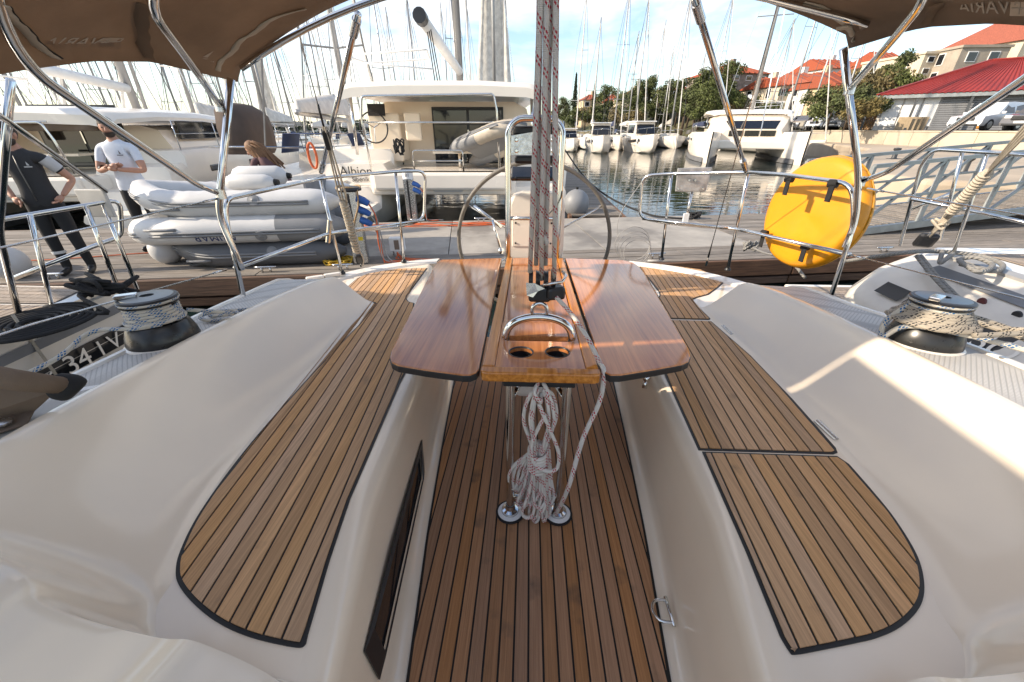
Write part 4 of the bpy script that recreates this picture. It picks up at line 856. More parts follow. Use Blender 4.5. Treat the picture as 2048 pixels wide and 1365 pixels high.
# ------------------------------------------------------------ people
skin_m = mat('skin', (.42, .22, .15), .55, var=.08, vs=12)
hair_d = mat('dark_hair', (.035, .022, .015), .7, var=.3, vs=60, bump=.6, bs=120)
hair_l = mat('light_brown_hair', (.20, .10, .045), .6, var=.4, vs=40, bump=.7, bs=120, stretch=(6, 6, 1))
def body_mesh(J, E, mats, parent, name='body', hem=None):
    """J: joint -> (pos, radius x, radius y); E: list of (a, b, material index). One continuous skinned surface."""
    names = list(J); me = bpy.data.meshes.new('skel'); me.from_pydata([J[n][0] for n in names], [(names.index(a), names.index(b)) for a, b, _ in E], [])
    o = bpy.data.objects.new('skel', me); COL.objects.link(o); md = o.modifiers.new('skin', 'SKIN'); md.use_smooth_shade = True
    for i, n in enumerate(names):
        sv = me.skin_vertices[0].data[i]; sv.radius = (J[n][1], J[n][2] if len(J[n]) > 2 else J[n][1]); sv.use_root = (n == 'pelvis')
    sb = o.modifiers.new('sub', 'SUBSURF'); sb.levels = 3; sb.render_levels = 3
    me2 = bpy.data.meshes.new_from_object(o.evaluated_get(bpy.context.evaluated_depsgraph_get())); bpy.data.objects.remove(o)
    me2.name = name; me2.materials.clear()
    for m_ in mats: me2.materials.append(m_)
    segs = [(V3(J[a][0]), V3(J[b][0]), k, sum(J[a][1:])/len(J[a][1:]), sum(J[b][1:])/len(J[b][1:])) for a, b, k in E]
    for p in me2.polygons:
        best = None
        for a, b, k, ra, rb in segs:
            d = b-a; t = max(0, min(1, (p.center-a).dot(d)/d.length_squared)); q = (p.center-(a+d*t)).length-lerp(ra, rb, t)
            if best is None or q < best[0]: best = (q, k)
        k = best[1]
        if hem and k in (1, 2): k = 1 if p.center.z > hem else 2
        p.material_index = k; p.use_smooth = True
    ob = bpy.data.objects.new(name, me2); COL.objects.link(ob); ob.parent = parent; return ob
def hand(mb, w, d, side, s=1.):
    w, d = V3(w), V3(d).normalized(); n = d.orthogonal().normalized(); x = d.cross(n)
    mb.tube([w, w+d*.045*s, w+d*.085*s], .03, 8, rad=[.024*s, .036*s, .034*s])
    for k, (o, l) in enumerate([(-.027, .062), (-.009, .072), (.009, .068), (.027, .052)]): b = w+d*.08*s+x*o*s; mb.tube([b, b+d*l*.5*s+n*.004, b+d*l*.9*s+n*.018*s], .0085*s, 6, rad=[.0095*s, .009*s, .007*s])
    b = w+d*.03*s+x*side*.03*s; mb.tube([b, b+d*.03*s+x*side*.025*s, b+d*.055*s+x*side*.03*s], .01*s, 6)
def head(parent, c, face, hair, tilt=(0, 0), beard=False, glasses=False, long_hair=False, hood=None):
    g = thing('head', 'x', None); del g['label']; g.parent = parent; g.location = c; g.rotation_euler = (tilt[0], tilt[1], face)
    bpy.data.objects.remove(g) if False else None
    M_ = Matrix.Translation(V3(c)) @ Matrix.Rotation(face, 4, 'Z') @ Matrix.Rotation(tilt[1], 4, 'Y') @ Matrix.Rotation(tilt[0], 4, 'X')
    bpy.data.objects.remove(g)
    h = MB().ball((0, 0, .01), (.078, .097, .115), 20, 16)
    for i, v in enumerate(h.v):          # jaw, brow, cheek shaping (face looks along -y)
        p = V3(v); z = p.z
        if z < -.02: k = 1-.32*min(1, (-.02-z)/.09); p.x *= k; p.y = p.y*k-.018*(1-k)*3
        if p.y < 0 and -.01 < z < .03: p.y += .008*max(0, 1-abs(abs(p.x)-.032)/.02)
        h.v[i] = tuple(p)
    h.tube([(0, -.088, .03), (0, -.106, .0), (0, -.112, -.018), (0, -.092, -.026)], .012, 8, rad=[.006, .011, .016, .008])
    for sx in (-1, 1): h.ball((sx*.08, .005, .0), (.010, .022, .032), 8, 8)
    o = h.build('head', skin_m, parent, smooth=True); o.matrix_local = M_
    for sx in (-1, 1): MB().ball((sx*.031, -.082, .018), (.014, .01, .008), 8, 6).build('eye', mat('eye_dark', (.03, .02, .02), .2), o, smooth=True)
    MB().ball((0, -.090, -.052), (.024, .010, .007), 8, 6).build('mouth', mat('lips', (.30, .10, .09), .5), o, smooth=True)
    hr = MB().ball((0, .012, .035), (.086, .100, .105), 18, 14); hr.f = [f for f in hr.f if sum(hr.v[i][2] for i in f)/len(f) > (.055 if sum(hr.v[i][1] for i in f)/len(f) < -.03 else -.04)]
    for i, v in enumerate(hr.v): p = V3(v); hr.v[i] = tuple(p*(1+.05*mnoise.noise(p*38)))
    if long_hair:
        rr = random.Random(4)
        for k in range(46):
            a = lerp(-2.5, 2.5, k/45)+pi/2; r0 = V3((.082*cos(a), .012+.096*sin(a), .03+rr.uniform(-.02, .06)))
            q = r0+V3((.035*cos(a), .05+.03*sin(a), -.16)); e = q+V3((rr.uniform(-.03, .10), rr.uniform(-.05, .05), -.22-rr.uniform(0, .14)))
            hr.tube(smooth_path([r0, lerp(r0, q, .55)+V3((.012*cos(a), .012, .02)), q, e], 3), .014, 5, rad=None)
    hr.build('hair', hair, o, smooth=True)
    if beard:
        bd = MB().ball((0, -.03, -.055), (.068, .072, .062), 16, 12); bd.f = [f for f in bd.f if sum(bd.v[i][2] for i in f)/len(f) < -.045 and sum(bd.v[i][1] for i in f)/len(f) < .0]
        bd.build('beard', hair, o, smooth=True)
    if glasses: 
        gl = MB().ball((-.034, -.092, .02), (.027, .010, .019), 10, 8).ball((.034, -.092, .02), (.027, .010, .019), 10, 8).tube([(-.06, -.085, .024), (-.085, .0, .02)], .004, 6).tube([(.06, -.085, .024), (.085, 0, .02)], .004, 6).tube([(-.01, -.097, .026), (.01, -.097, .026)], .004, 6)
        gl.build('sunglasses', blackp, o, smooth=True)
    return o
def standing(loc, rz, label, arms, top_m, sleeve, trouser_m, hd, extra=None, h=1.0):
    t = thing('person', label, 'person', loc, rz); t.scale = (h, h, h)
    J = {'pelvis': ((0, 0, .96), .155, .115), 'waist': ((0, .0, 1.10), .150, .105), 'chest': ((0, .0, 1.30), .175, .115), 'collar': ((0, .01, 1.44), .10, .085), 'neck': ((0, .0, 1.53), .055, .055), 'skull': ((0, -.01, 1.60), .055, .06)}
    E = [('pelvis', 'waist', 1), ('waist', 'chest', 1), ('chest', 'collar', 1), ('collar', 'neck', 0), ('neck', 'skull', 0)]
    for s, k in ((-1, 'r'), (1, 'l')):
        J[k+'hip'] = ((s*.095, 0, .86), .098, .10); J[k+'knee'] = ((s*.115, -.01, .49), .068, .07); J[k+'ankle'] = ((s*.125, .02, .10), .048, .052); J[k+'heel'] = ((s*.125, .0, .05), .045, .045); J[k+'toe'] = ((s*.15, -.15, .035), .042, .032)
        J[k+'sh'] = ((s*.195, 0, 1.42), .066, .066); e, w = arms[k]; mid = V3((s*.195, 0, 1.42)).lerp(V3(e), .55)
        J[k+'mid'] = (tuple(mid), .055, .055); J[k+'el'] = (e, .043, .043); J[k+'wr'] = (w, .028, .028)
        E += [('pelvis', k+'hip', 2), (k+'hip', k+'knee', 2), (k+'knee', k+'ankle', 2), (k+'ankle', k+'heel', 3), (k+'heel', k+'toe', 3), ('collar', k+'sh', 1), (k+'sh', k+'mid', 1 if sleeve else 0), (k+'mid', k+'el', 0), (k+'el', k+'wr', 0)]
    body_mesh(J, E, [skin_m, top_m, trouser_m, blackp], t, hem=.885)
    hm = MB()
    for s, k in ((-1, 'r'), (1, 'l')):
        e, w = V3(arms[k][0]), V3(arms[k][1]); d = arms.get(k+'d', w-e); hand(hm, w, d, s)
    hm.build('hands', skin_m, t, smooth=True)
    head(t, (0, -.015, 1.665), *hd[0], **hd[1])
    if extra: extra(t)
    return t
tee = mat('white_tshirt', (.62, .66, .74), .85, var=.08, vs=5, bump=.3, bs=9)
vest = mat('black_vest', (.028, .028, .031), .85, var=.2, vs=5, bump=.4, bs=12)
trs = mat('black_trousers', (.016, .016, .018), .9, var=.2, vs=5, bump=.4, bs=10)
def tee_extra(t):
    MB().tube([(-.235, -.1, 1.165), (-.19, -.125, 1.18)], .036, 12, caps=False).build('wrist_watch', blackp, t, smooth=True)
    MB().box((.085, -.128, 1.335), (.07, .006, .012)).add([(.08, -.131, 1.35), (.105, -.131, 1.35), (.085, -.131, 1.40)], [(0, 1, 2)]).build('shirt_print', mat('grey_print', (.12, .12, .14), .7), t)
standing(V3(WY(262, 430, 5.95)[:2]+(DZ,)) if False else V3((-5.95, 5.95, DZ)), .22, 'bearded person in white T-shirt with arms crossed beside the dinghies', {'r': ((-.275, -.08, 1.13), (-.04, -.215, 1.20)), 'l': ((.275, -.08, 1.13), (.03, -.225, 1.165)), 'rd': (1, .15, .12), 'ld': (-1, .1, .22)}, tee, True, trs, ((.35, hair_d), dict(tilt=(.18, 0), beard=True)), tee_extra, 1.03)
def vest_extra(t):
    for s, k in ((-1, 'r'), (1, 'l')): MB().tube([(s*.20, .005, 1.41), (s*.27, .052, 1.285)], .06, 14, rad=[.072, .064]).build('sleeve', mat('grey_tshirt', (.45, .45, .46), .85), t, smooth='a')
    for s in (-1, 1): MB().lathe([(.070, -.018), (.0715, 0), (.070, .018)], (s*.121, .005, .30), 18).build('reflective_band', mat('reflective', (.62, .62, .62), .4), t, smooth=True)
    MB().tube([(0, -.095, 1.45), (0, -.122, 1.3), (0, -.115, 1.1), (0, -.12, .95)], .006, 6).build('zip', mat('dark_zip', (.09, .09, .09), .4, .5), t, smooth=True)
    MB().box((.09, -.122, 1.33), (.07, .006, .012)).add([(.085, -.125, 1.345), (.11, -.125, 1.345), (.09, -.125, 1.39)], [(0, 1, 2)]).build('vest_print', mat('pale_print', (.5, .5, .5), .7), t)
standing(V3((-6.05, 4.80, DZ)), .45, 'person in black vest and black trousers with sunglasses, hands at hips', {'r': ((-.33, .10, 1.16), (-.21, -.07, .985)), 'l': ((.34, .10, 1.16), (.23, -.06, .985)), 'rd': (.5, -.5, -.5), 'ld': (-.5, -.5, -.5)}, vest, True, trs, ((-.2, hair_d), dict(beard=True, glasses=True)), vest_extra, .985)
# the woman bending down behind the dinghies
t = thing('person', 'person with long brown hair bending forward behind the dinghies', 'person', (-4.45, 6.95, DZ), -.5)
J = {'pelvis': ((.28, .1, .86), .15, .12), 'waist': ((.18, .08, 1.0), .13, .1), 'chest': ((.03, .02, 1.16), .15, .11), 'collar': ((-.08, 0, 1.26), .09, .08), 'neck': ((-.13, -.03, 1.32), .048, .048)}
E = [('pelvis', 'waist', 1), ('waist', 'chest', 1), ('chest', 'collar', 1), ('collar', 'neck', 0)]
for s, k in ((-1, 'r'), (1, 'l')):
    J[k+'hip'] = ((.3, .1+s*.09, .76), .1, .1); J[k+'knee'] = ((.2, .0+s*.1, .44), .065, .065); J[k+'ankle'] = ((.3, .1+s*.1, .08), .045, .045); J[k+'toe'] = ((.15, .0+s*.12, .035), .04, .03)
    J[k+'sh'] = ((-.04+s*.05, s*.15, 1.23), .06, .06); J[k+'el'] = ((-.15, s*.2, .98), .04, .04); J[k+'wr'] = ((-.32, s*.1, .86), .026, .026)
    E += [('pelvis', k+'hip', 2), (k+'hip', k+'knee', 2), (k+'knee', k+'ankle', 2), (k+'ankle', k+'toe', 3), ('collar', k+'sh', 1), (k+'sh', k+'el', 1), (k+'el', k+'wr', 1)]
body_mesh(J, E, [skin_m, mat('maroon_top', (.10, .05, .055), .85), trs, blackp], t)
hm = MB(); hand(hm, (-.32, -.1, .86), (-1, .2, -.6), -1, .9); hand(hm, (-.32, .1, .86), (-1, -.2, -.6), 1, .9); hm.build('hands', skin_m, t, smooth=True)
head(t, (-.19, -.06, 1.40), -.9, hair_l, tilt=(.55, 0), long_hair=True)
# ============================================================ neighbouring yachts
hullc = mat('cream_hull', (.66, .60, .52), .3, var=.05, coat=.2)
greyst = mat('grey_stripe', (.16, .16, .165), .5)
blackst = mat('black_stripe', (.014, .014, .016), .35)
# --- yacht on our port side
nl = thing('moored_yacht', 'cream sailing yacht with black lettered side stripe and coiled black rope on deck', 'sailing yacht', (-4.6, 2.6, 0))
def nl_side(z): return interp(z, [(0, 1.05), (.45, 1.50), (.85, 1.66), (1.12, 1.62)])
SEC = [(-6., 1.), (-3, 1.), (-1, 1.0), (-.2, .98), (.0, .96)]
for sx in (-1, 1):
    MB().loft([[(sx*nl_side(z)*k, y, z) for z in (-.3, 0, .2, .45, .65, .85, 1.0, 1.12)] for y, k in (SEC if sx < 0 else SEC[::-1])]).build('topside', hullc, nl, smooth=True)
    MB().loft([[(sx*(nl_side(z)*k+.012), y, z) for z in (.99, 1.045)] for y, k in (SEC if sx < 0 else SEC[::-1])]).build('rub_rail', greyst, nl)
    MB().loft([[(sx*(nl_side(z)*k+.006), y, z) for z in (.765, .835, .905)] for y, k in ([(-6, 1), (-3, 1), (-1, 1), (-.2, .98), (-.12, .97)] if sx < 0 else [(-6, 1), (-3, 1), (-1, 1), (-.2, .98), (-.12, .97)][::-1])]).build('boot_stripe', blackst, nl)
MB().add([(sx*nl_side(z)*.96, 0, z) for sx in (-1, 1) for z in (-.3, .45, .85, 1.12)], [(0, 4, 5, 1), (1, 5, 6, 2), (2, 6, 7, 3)]).build('transom', hullc, nl)
MB().prism([(-1.6, -6), (1.6, -6), (1.56, 0), (-1.56, 0)], 1.08, 1.118).build('deck', gelw, nl)
MB().prism([(1.50, -6), (1.60, -6), (1.555, -.02), (1.46, -.02)], 1.119, 1.15).build('toe_rail', alu, nl)
text_mesh('hull_lettering', 'er 34', .17, gelw, nl, frame((1.668, -.68, .832), (.03, -1, 0) if False else (-.02, 1, 0), (.0, 0, 1)))
text_mesh('hull_lettering', 'I V I', .15, gelw, nl, frame((1.645, -.31, .832), (-.04, 1, 0), (.0, 0, 1)))
planked('side_deck_panel', nl, [(1.0, -6), (1.42, -6), (1.40, -.35), (1.0, -.35)], 1.119, 0, .06, teakg, gap=.008)
planked('stern_panel', nl, [(-1.3, -.33), (1.38, -.33), (1.30, -.02), (-1.3, -.02)], 1.119, pi/2, .06, teakg, gap=.008)
planked('swim_panel', nl, [(-1.1, .03), (1.75, .03), (1.85, .62), (-1.1, .62)], .50, pi/2, .06, teakg, gap=.008)
MB().prism([(-1.15, .005), (1.80, .005), (1.92, .68), (-1.15, .68)], .42, .498).build('swim_platform', gelw, nl, bevel=.02)
MB().loft([[(x, y, z) for x, z in [(-1., 1.12), (-.95, 1.4), (-.5, 1.55), (.5, 1.55), (.95, 1.4), (1., 1.12)]] for y in (-6, -3)]).build('coachroof', gelw, nl, smooth='a')
def loc(o, p): return V3(p)-V3(o.location)
def tb(P, r, name, par, m=None, seg=10, c=.08): return MB().tube(corner(P, c), r, seg).build(name, m or steel, par, smooth=True)
W_ = lambda px, py, y: loc(nl, WY(px, py, y))
pr = tb([W_(-60, 452, 2.0), W_(0, 440, 2.15), W_(180, 410, 2.45), W_(240, 399, 2.55), W_(243, 474, 2.55), W_(200, 488, 2.45), W_(20, 560, 2.1)], .0135, 'pushpit_rail', nl)
for a, b in [((60, 430, 2.2), (110, 640, 2.2)), ((205, 405, 2.5), (275, 578, 2.5)), ((172, 412, 2.42), (235, 575, 2.45))]: tb([W_(*a), W_(*b)], .013, 'stanchion', pr)
MB().box(W_(192, 407, 2.5), (.19, .02, .17)).build('outboard_pad', mat('grey_plate', (.45, .44, .42), .5), pr, bevel=.006)
bp_ = tb([W_(22, 160, 2.05), W_(8, 330, 2.05), W_(-2, 470, 2.05), W_(40, 640, 2.05)], .0165, 'bimini_post', nl)
tb([W_(-60, 195, 1.7), W_(0, 232, 1.95), W_(212, 383, 2.5)], .013, 'bimini_bow', bp_)
cn_ = MB().loft([[(x, y, z+dz) for x, z in [(-1.5, 2.45), (-1.3, 2.75), (-.5, 3.0), (.5, 3.0), (1.25, 2.80), (1.42, 2.50), (1.43, 2.38)]] for y, dz in ((-3.4, .3), (-2.6, .4), (-1.8, .4), (-1.0, .34), (-.62, .05))]).build('bimini_canopy', canvasg, nl, smooth=True, solid=.01)  # unseen forward part raised to block sun from our footwell
for sx in (-1, 1): tb([(sx*1.42, -3.2, 1.1), (sx*1.42, -3.2, 2.45)], .0165, 'bimini_post', nl)
MB().loft([[(x, y, z) for x, z in [(-1.2, 1.2), (-1.15, 1.85), (-.7, 2.1), (.7, 2.1), (1.15, 1.85), (1.2, 1.2)]] for y in (-4.6, -3.5)]).build('sprayhood', canvasg, nl, smooth=True, solid=.01)
# coiled and cleated black rope on its deck
m = MB(); c = WZ(75, 648, 1.14)
sp = [c+V3(((.05+.23*k/200)*cos(k*.2), (.05+.23*k/200)*sin(k*.2), .012)) for k in range(201)]
m.tube(sp, .013, 6); e = WZ(200, 583, 1.2)
m.tube(smooth_path([sp[-1], c+V3((.32, .12, .02)), lerp(c, e, .7)+V3((0, 0, .02)), e], 6), .013, 6)
rr = random.Random(11)
for k in range(7): m.tube(smooth_path([e+V3((rr.uniform(-.16, .2), rr.uniform(-.08, .1), rr.uniform(-.03, .09))) for q in range(5)], 5, closed=True), .014, 6, closed=True)
wthing(m, 'black_dock_line', dark_rope, 'black rope coiled flat on the neighbouring teak deck', 'rope')
m = MB(); m.tube([WZ(0, 620, 1.1)+V3((0, 0, .3)), WZ(62, 735, .75)], .008, 6).tube([WZ(25, 630, 1.2), WZ(112, 750, .85)], .008, 6)
wthing(m, 'pale_tie_lines', tan_rope, 'two thin pale lines slanting down to the sprayhood end', 'rope')
# --- yacht on our starboard side
nr = thing('moored_yacht', 'cream sailing yacht with rounded quarter and black and white side stripe', 'sailing yacht', (5.2, 3.75, 0))
def nr_side(z): return interp(z, [(-.3, 1.9), (0, 2.2), (.5, 2.36), (.8, 2.30), (1.0, 2.10), (1.10, 1.90), (1.18, 1.66)])
ZS = (-.3, 0, .25, .5, .65, .8, .9, 1.0, 1.06, 1.12, 1.18)
SEC = [(-6.5, 1.02), (-3, 1.02), (-1.2, 1.0), (-.5, .985), (-.2, .965), (-.06, .93), (0, .88)]
for sx in (-1, 1): MB().loft([[(sx*nr_side(z)*k, y, z) for z in ZS] for y, k in (SEC if sx < 0 else SEC[::-1])]).build('topside', hullc, nr, smooth=True)
MB().add([(sx*nr_side(z)*.88, 0, z) for sx in (-1, 1) for z in (-.3, .5, 1.0, 1.18)], [(0, 4, 5, 1), (1, 5, 6, 2), (2, 6, 7, 3)]).build('transom', hullc, nr)
MB().prism([(-1.7, -6.5), (1.7, -6.5), (1.6, -.1), (1.45, 0), (-1.45, 0), (-1.6, -.1)], 1.14, 1.182).build('deck', gelw, nr)
MB().loft([[(-nr_side(1.18)*k+dx, y, z) for dx, z in [(-.03, 1.168), (-.035, 1.195), (.05, 1.205), (.06, 1.184)]] for y, k in [(-6.5, 1.02), (-3, 1.02), (-1.2, 1.), (-.3, .97)]]).build('toe_rail', mat('grey_toe_rail', (.30, .30, .30), .45), nr)
MB().loft([[(-(nr_side(z)*k+.012), y, z) for z in (1.095, 1.135)] for y, k in [(-6.5, 1.02), (-1.2, 1.0), (-.4, .98)]]).build('rub_rail', greyst, nr)
planked('side_deck_panel', nr, [(-1.35, -6.5), (-.9, -6.5), (-.9, -.2), (-1.28, -.2)], 1.183, 0, .055, teakg, gap=.008)
for y0, y1, z0, z1 in [(-.64, -.40, .90, .985), (-.74, -.68, .905, .94), (-.74, -.68, .95, .985)]:
    MB().loft([[(-(nr_side(z)+.006), y, z) for z in (z0, z1)] for y in (y0, y1)]).build('side_stripe', blackst, nr)
MB().loft([[(-(nr_side(z)+.006), y, z) for z in (.81, .86, .92, .985)] for y in (-4, -1.22)]).build('side_stripe', blackst, nr)
text_mesh('hull_lettering', 'SO', .20, gelw, nr, frame((-2.215, -1.42, .90), (0, -1, 0), (1, 0, 1)))
for y, z, m_ in [(-1.02, 1.06, mat('dark_red_plug', (.10, .02, .02), .4)), (-1.25, 1.06, blackp)]: MB().lathe([(.03, 0), (.026, .012), (.0, .014)], (-nr_side(z)-.004, y, z), 14, R=Matrix.Rotation(-pi/2, 3, 'Y')).build('hull_fitting', m_, nr, smooth='a')
planked('swim_panel', nr, [(-1.9, .1), (1.8, .1), (1.8, .85), (-1.95, .85)], .47, pi/2, .06, teakg, gap=.008)
MB().prism([(-2.0, .005), (1.9, .005), (1.9, .95), (-2.08, .95)], .36, .468).build('swim_platform', gelw, nr, bevel=.02)
W2 = lambda px, py, y: loc(nr, WY(px, py, y))
pr = tb([W2(2120, 316, 2.8), W2(1990, 306, 3.25), W2(1868, 299, 3.6), W2(1842, 330, 3.65), W2(1800, 492, 3.6)], .0135, 'pushpit_rail', nr)
tb([W2(2140, 465, 2.8), W2(1970, 428, 3.3), W2(1822, 398, 3.6)], .013, 'mid_rail', pr)
for a, b in [((1975, 306, 3.3), (1905, 512, 3.4)), ((1925, 303, 3.45), (1880, 480, 3.5))]: tb([W2(*a), W2(*b)], .013, 'stanchion', pr)
tb([W2(1905, 385, 3.55), W2(1822, 420, 3.7)], .012, 'rail_brace', pr)
# its backstay: tan rope wrapping, block
a, b = WY(1842, 492, 3.55), WY(2070, 240, 2.9); d = b-a; ax = d.normalized(); u_ = ax.orthogonal().normalized(); v_ = ax.cross(u_); m = MB()
hx = [a+d*lerp(.34, .66, k/150)+u_*(cos(2*pi*k/10)*.030)+v_*(sin(2*pi*k/10)*.030) for k in range(151)]
m.tube(hx, .0115, 6).tube([a+d*.3, a+d*.68], .027, 8)
for q in range(4): m.tube([a+d*.10+u_*(.012*(q-1.5)), a+d*.33+v_*(.015*(q-1.5))], .008, 6)
for q in range(4): m.tube([a+d*.66+u_*(.02*(q-1.5)), a+d*1.4+v_*(.03*(q-1.5))], .008, 6)
rr = random.Random(6); m.tube(smooth_path([a+d*.22+V3((rr.uniform(-.06, .06), rr.uniform(-.05, .05), rr.uniform(-.05, .05))) for _ in range(14)], 4), .011, 6)
wthing(m, 'backstay_line', tan_rope, 'pale rope wrapped thickly along the neighbouring yacht\'s slanting backstay', 'rope')
bk = thing('tackle_block', 'black pulley block at the foot of the wrapped backstay', 'block', a+d*.06)
MB().box((0, 0, 0), (.14, .06, .15), R=d.to_track_quat('Z', 'Y').to_matrix()).build('cheek', blackp, bk, bevel=.03); MB().box((-.03, -.04, .05), (.03, .012, .08), R=d.to_track_quat('Z', 'Y').to_matrix()).build('bracket', steel, bk, bevel=.004)
# grey laid rope on the deck edge and hanging down the side
m = MB()
m.tube(smooth_path([WY(1690, 523, 3.9), WZ(1800, 507, 1.25), WZ(1870, 503, 1.24), WZ(1960, 512, 1.22), WZ(2005, 530, 1.22), WZ(1985, 543, 1.22), WZ(1920, 528, 1.23)], 6), .017, 8)
m.tube(smooth_path([WZ(1920, 520, 1.24), WZ(1950, 515, 1.27), WZ(1985, 530, 1.25), WZ(1960, 545, 1.24), WZ(1930, 530, 1.25)], 6, closed=True), .017, 8, closed=True)
m.tube(smooth_path([WZ(1885, 503, 1.24), WZ(1880, 525, 1.21), WZ(1890, 520, 1.23), WZ(1905, 508, 1.24)], 6), .017, 8)
wthing(m, 'mooring_line', grey_rope, 'grey laid rope twisted around the cleat of the cream yacht', 'rope')
m = MB()
for k in range(2): m.tube(smooth_path([WZ(1833+8*k, 512, 1.23), WY(1868+8*k, 555, 3.05), WY(1925+10*k, 615, 2.75), WY(1990+10*k, 690, 2.5), WY(2060+10*k, 760, 2.3)], 6), .015, 8)
wthing(m, 'hanging_line', grey_rope, 'doubled grey laid rope hanging down the cream hull behind winch', 'rope')
# ============================================================ catamarans
def catamaran(label, loc_, rz, hx=2.2, L=11., hwid=.78, top_z=3.0, name_txt=None, stern_detail=True, sc=1.):
    t = thing('catamaran', label, 'catamaran', loc_, rz); t.scale = (sc,)*3
    for sx in (-1, 1):
        secs = []
        for y, w, zk, zt in [(0, .62, .25, .55), (.45, .70, .1, .60), (.5, .72, .1, .95), (1.0, .76, 0, .98), (1.05, .78, 0, 1.40), (1.7, .80, -.1, 1.44), (1.75, .80, -.1, 1.70), (4, .80, -.25, 1.72), (7, .74, -.25, 1.72), (9, .52, -.2, 1.74), (10.3, .22, -.1, 1.76), (L, .03, .1, 1.78)]:
            secs.append([(sx*hx+a*hwid/.8*w, y, z) for a, z in [(-.25, zk-.25), (-.75, zk+.1), (-.97, .5 if zt > .8 else zt*.7), (-1., zt-.12), (-.9, zt), (.9, zt), (1., zt-.12), (.97, .5 if zt > .8 else zt*.7), (.75, zk+.1), (.25, zk-.25)]])
        MB().loft(secs, closed=True, capa=True).build('hull', gelw, t, smooth='a', ang=35)
        MB().loft([[(sx*hx+a*hwid/.8*w, y, z) for a, z in [(-1.0, .02), (-.995, .24), (-1.0, .30)]] for y, w in [(1.8, .80), (4, .806), (7, .745), (9, .53), (10.3, .23)]]).build('boot_stripe', greyst, t)
        MB().loft([[(sx*hx-a*hwid/.8*w, y, z) for a, z in [(-1.0, .02), (-.995, .24), (-1.0, .30)]] for y, w in [(1.8, .80), (4, .806), (7, .745), (9, .53), (10.3, .23)]]).build('boot_stripe', greyst, t)
        for k in range(2): MB().box((sx*hx, 3.0+2.2*k, 1.25), (hwid*2.04, .7, .16)).build('hull_window', glassd, t, bevel=.03)
    MB().box((0, 4.7, 1.02), (2*hx-1.0, 8.6, .5)).build('bridgedeck', gelw, t, bevel=.08)
    MB().box((0, .55, 1.08), (2*hx-1.2, .5, .38)).build('stern_beam', gelw, t, bevel=.06)
    # saloon with rounded sides, big dark windows and sliding door
    def ring(y, w, z0, z1, k=.25): return [(-w, y, z0), (-w*.985, y, lerp(z0, z1, .5)), (-w*.9, y, lerp(z0, z1, .9)), (-w*.75, y, z1), (w*.75, y, z1), (w*.9, y, lerp(z0, z1, .9)), (w*.985, y, lerp(z0, z1, .5)), (w, y, z0)]
    w0 = hx*1.02
    MB().loft([ring(2.7, w0, 1.2, top_z-.22), ring(6.0, w0, 1.2, top_z-.22), ring(7.2, w0*.86, 1.2, top_z-.6), ring(8.0, w0*.7, 1.2, 1.9)], capa=True, capb=True).build('saloon', gel, t, smooth='a', ang=35)
    for sx in (-1, 1): MB().box((sx*w0*.985, 4.6, 2.12), (.05, 2.9, .42)).build('saloon_window', glassd, t, bevel=.02)
    MB().loft([[(-w0*.62, 7.23, top_z-.60), (w0*.62, 7.23, top_z-.60)], [(-w0*.50, 8.0, 1.94), (w0*.50, 8.0, 1.94)]]).build('saloon_window', glassd, t, solid=.03)
    for x in (-w0*.36, 0, w0*.36): MB().box((x, 8.02, 1.66), (w0*.33, .04, .34)).build('saloon_window', glassd, t, bevel=.02)
    dr = MB().box((.45, 2.68, 1.98), (1.9, .05, 1.36)).build('sliding_door', blackp, t, bevel=.01)
    for x, w in ((-.02, .88), (.92, .86)): MB().box((x, 2.65, 1.96), (w, .02, 1.24)).build('pane', glassd, dr)
    MB().box((.45, 2.63, 1.98), (.03, .02, .3)).build('door_handle', steel, dr)
    # hardtop
    secs = []
    for y, w, z in [(.85, 1.03, top_z-.10), (1.0, 1.06, top_z), (2.2, 1.08, top_z+.07), (4.0, 1.08, top_z+.08), (5.6, 1.0, top_z+.02), (6.2, .92, top_z-.08)]:
        W0 = hx*w; secs.append([(a*W0, y, z+b) for a, b in [(-1, -.20), (-1.01, -.12), (-.98, -.02), (-.85, .05), (-.4, .09), (.4, .09), (.85, .05), (.98, -.02), (1.01, -.12), (1, -.20), (.85, -.13), (.4, -.10), (-.4, -.10), (-.85, -.13)]])
    MB().loft(secs, closed=True, capa=True, capb=True).build('hardtop', gelw, t, smooth='a', ang=35)
    for sx in (-1, 1): MB().tube([(sx*hx*.96, 1.1, 1.6), (sx*hx*.94, 1.15, top_z-.12)], .035, 10).build('hardtop_post', steel, t, smooth=True)
    # helm station
    hs = MB().box((-hx*.72, 2.25, 1.95), (.8, .8, 1.1)).build('helm_station', gel, t, bevel=.05)
    MB().box((-hx*.78, 1.82, 2.56), (.42, .06, .26), R=Matrix.Rotation(-.25, 3, 'X')).build('instrument_panel', blackp, hs, bevel=.01)
    MB().tube([(-hx*.82+.34*cos(a), 1.70, 2.18+.34*sin(a)) for a in [2*pi*k/32 for k in range(32)]], .018, 8, closed=True).build('helm_wheel', blackp, hs, smooth=True)
    for k in range(3): a = k*2*pi/3+.5; MB().tube([(-hx*.82, 1.73, 2.18), (-hx*.82+.34*cos(a), 1.70, 2.18+.34*sin(a))], .012, 6).build('wheel_spoke', steel, hs)
    MB().box((-hx*.38, 1.75, 2.2), (.4, .12, .62)).build('helm_seat_back', gel, t, bevel=.04)
    # stainless stern arch and rails
    tb([(-hx*.78, .75, 1.3), (-hx*.80, .72, 2.35), (-hx*.76, .70, top_z-.22), (.55*hx, .70, top_z-.18), (.58*hx, .72, top_z-.5), (.60*hx, .75, 1.3)], .024, 'stern_arch', t)
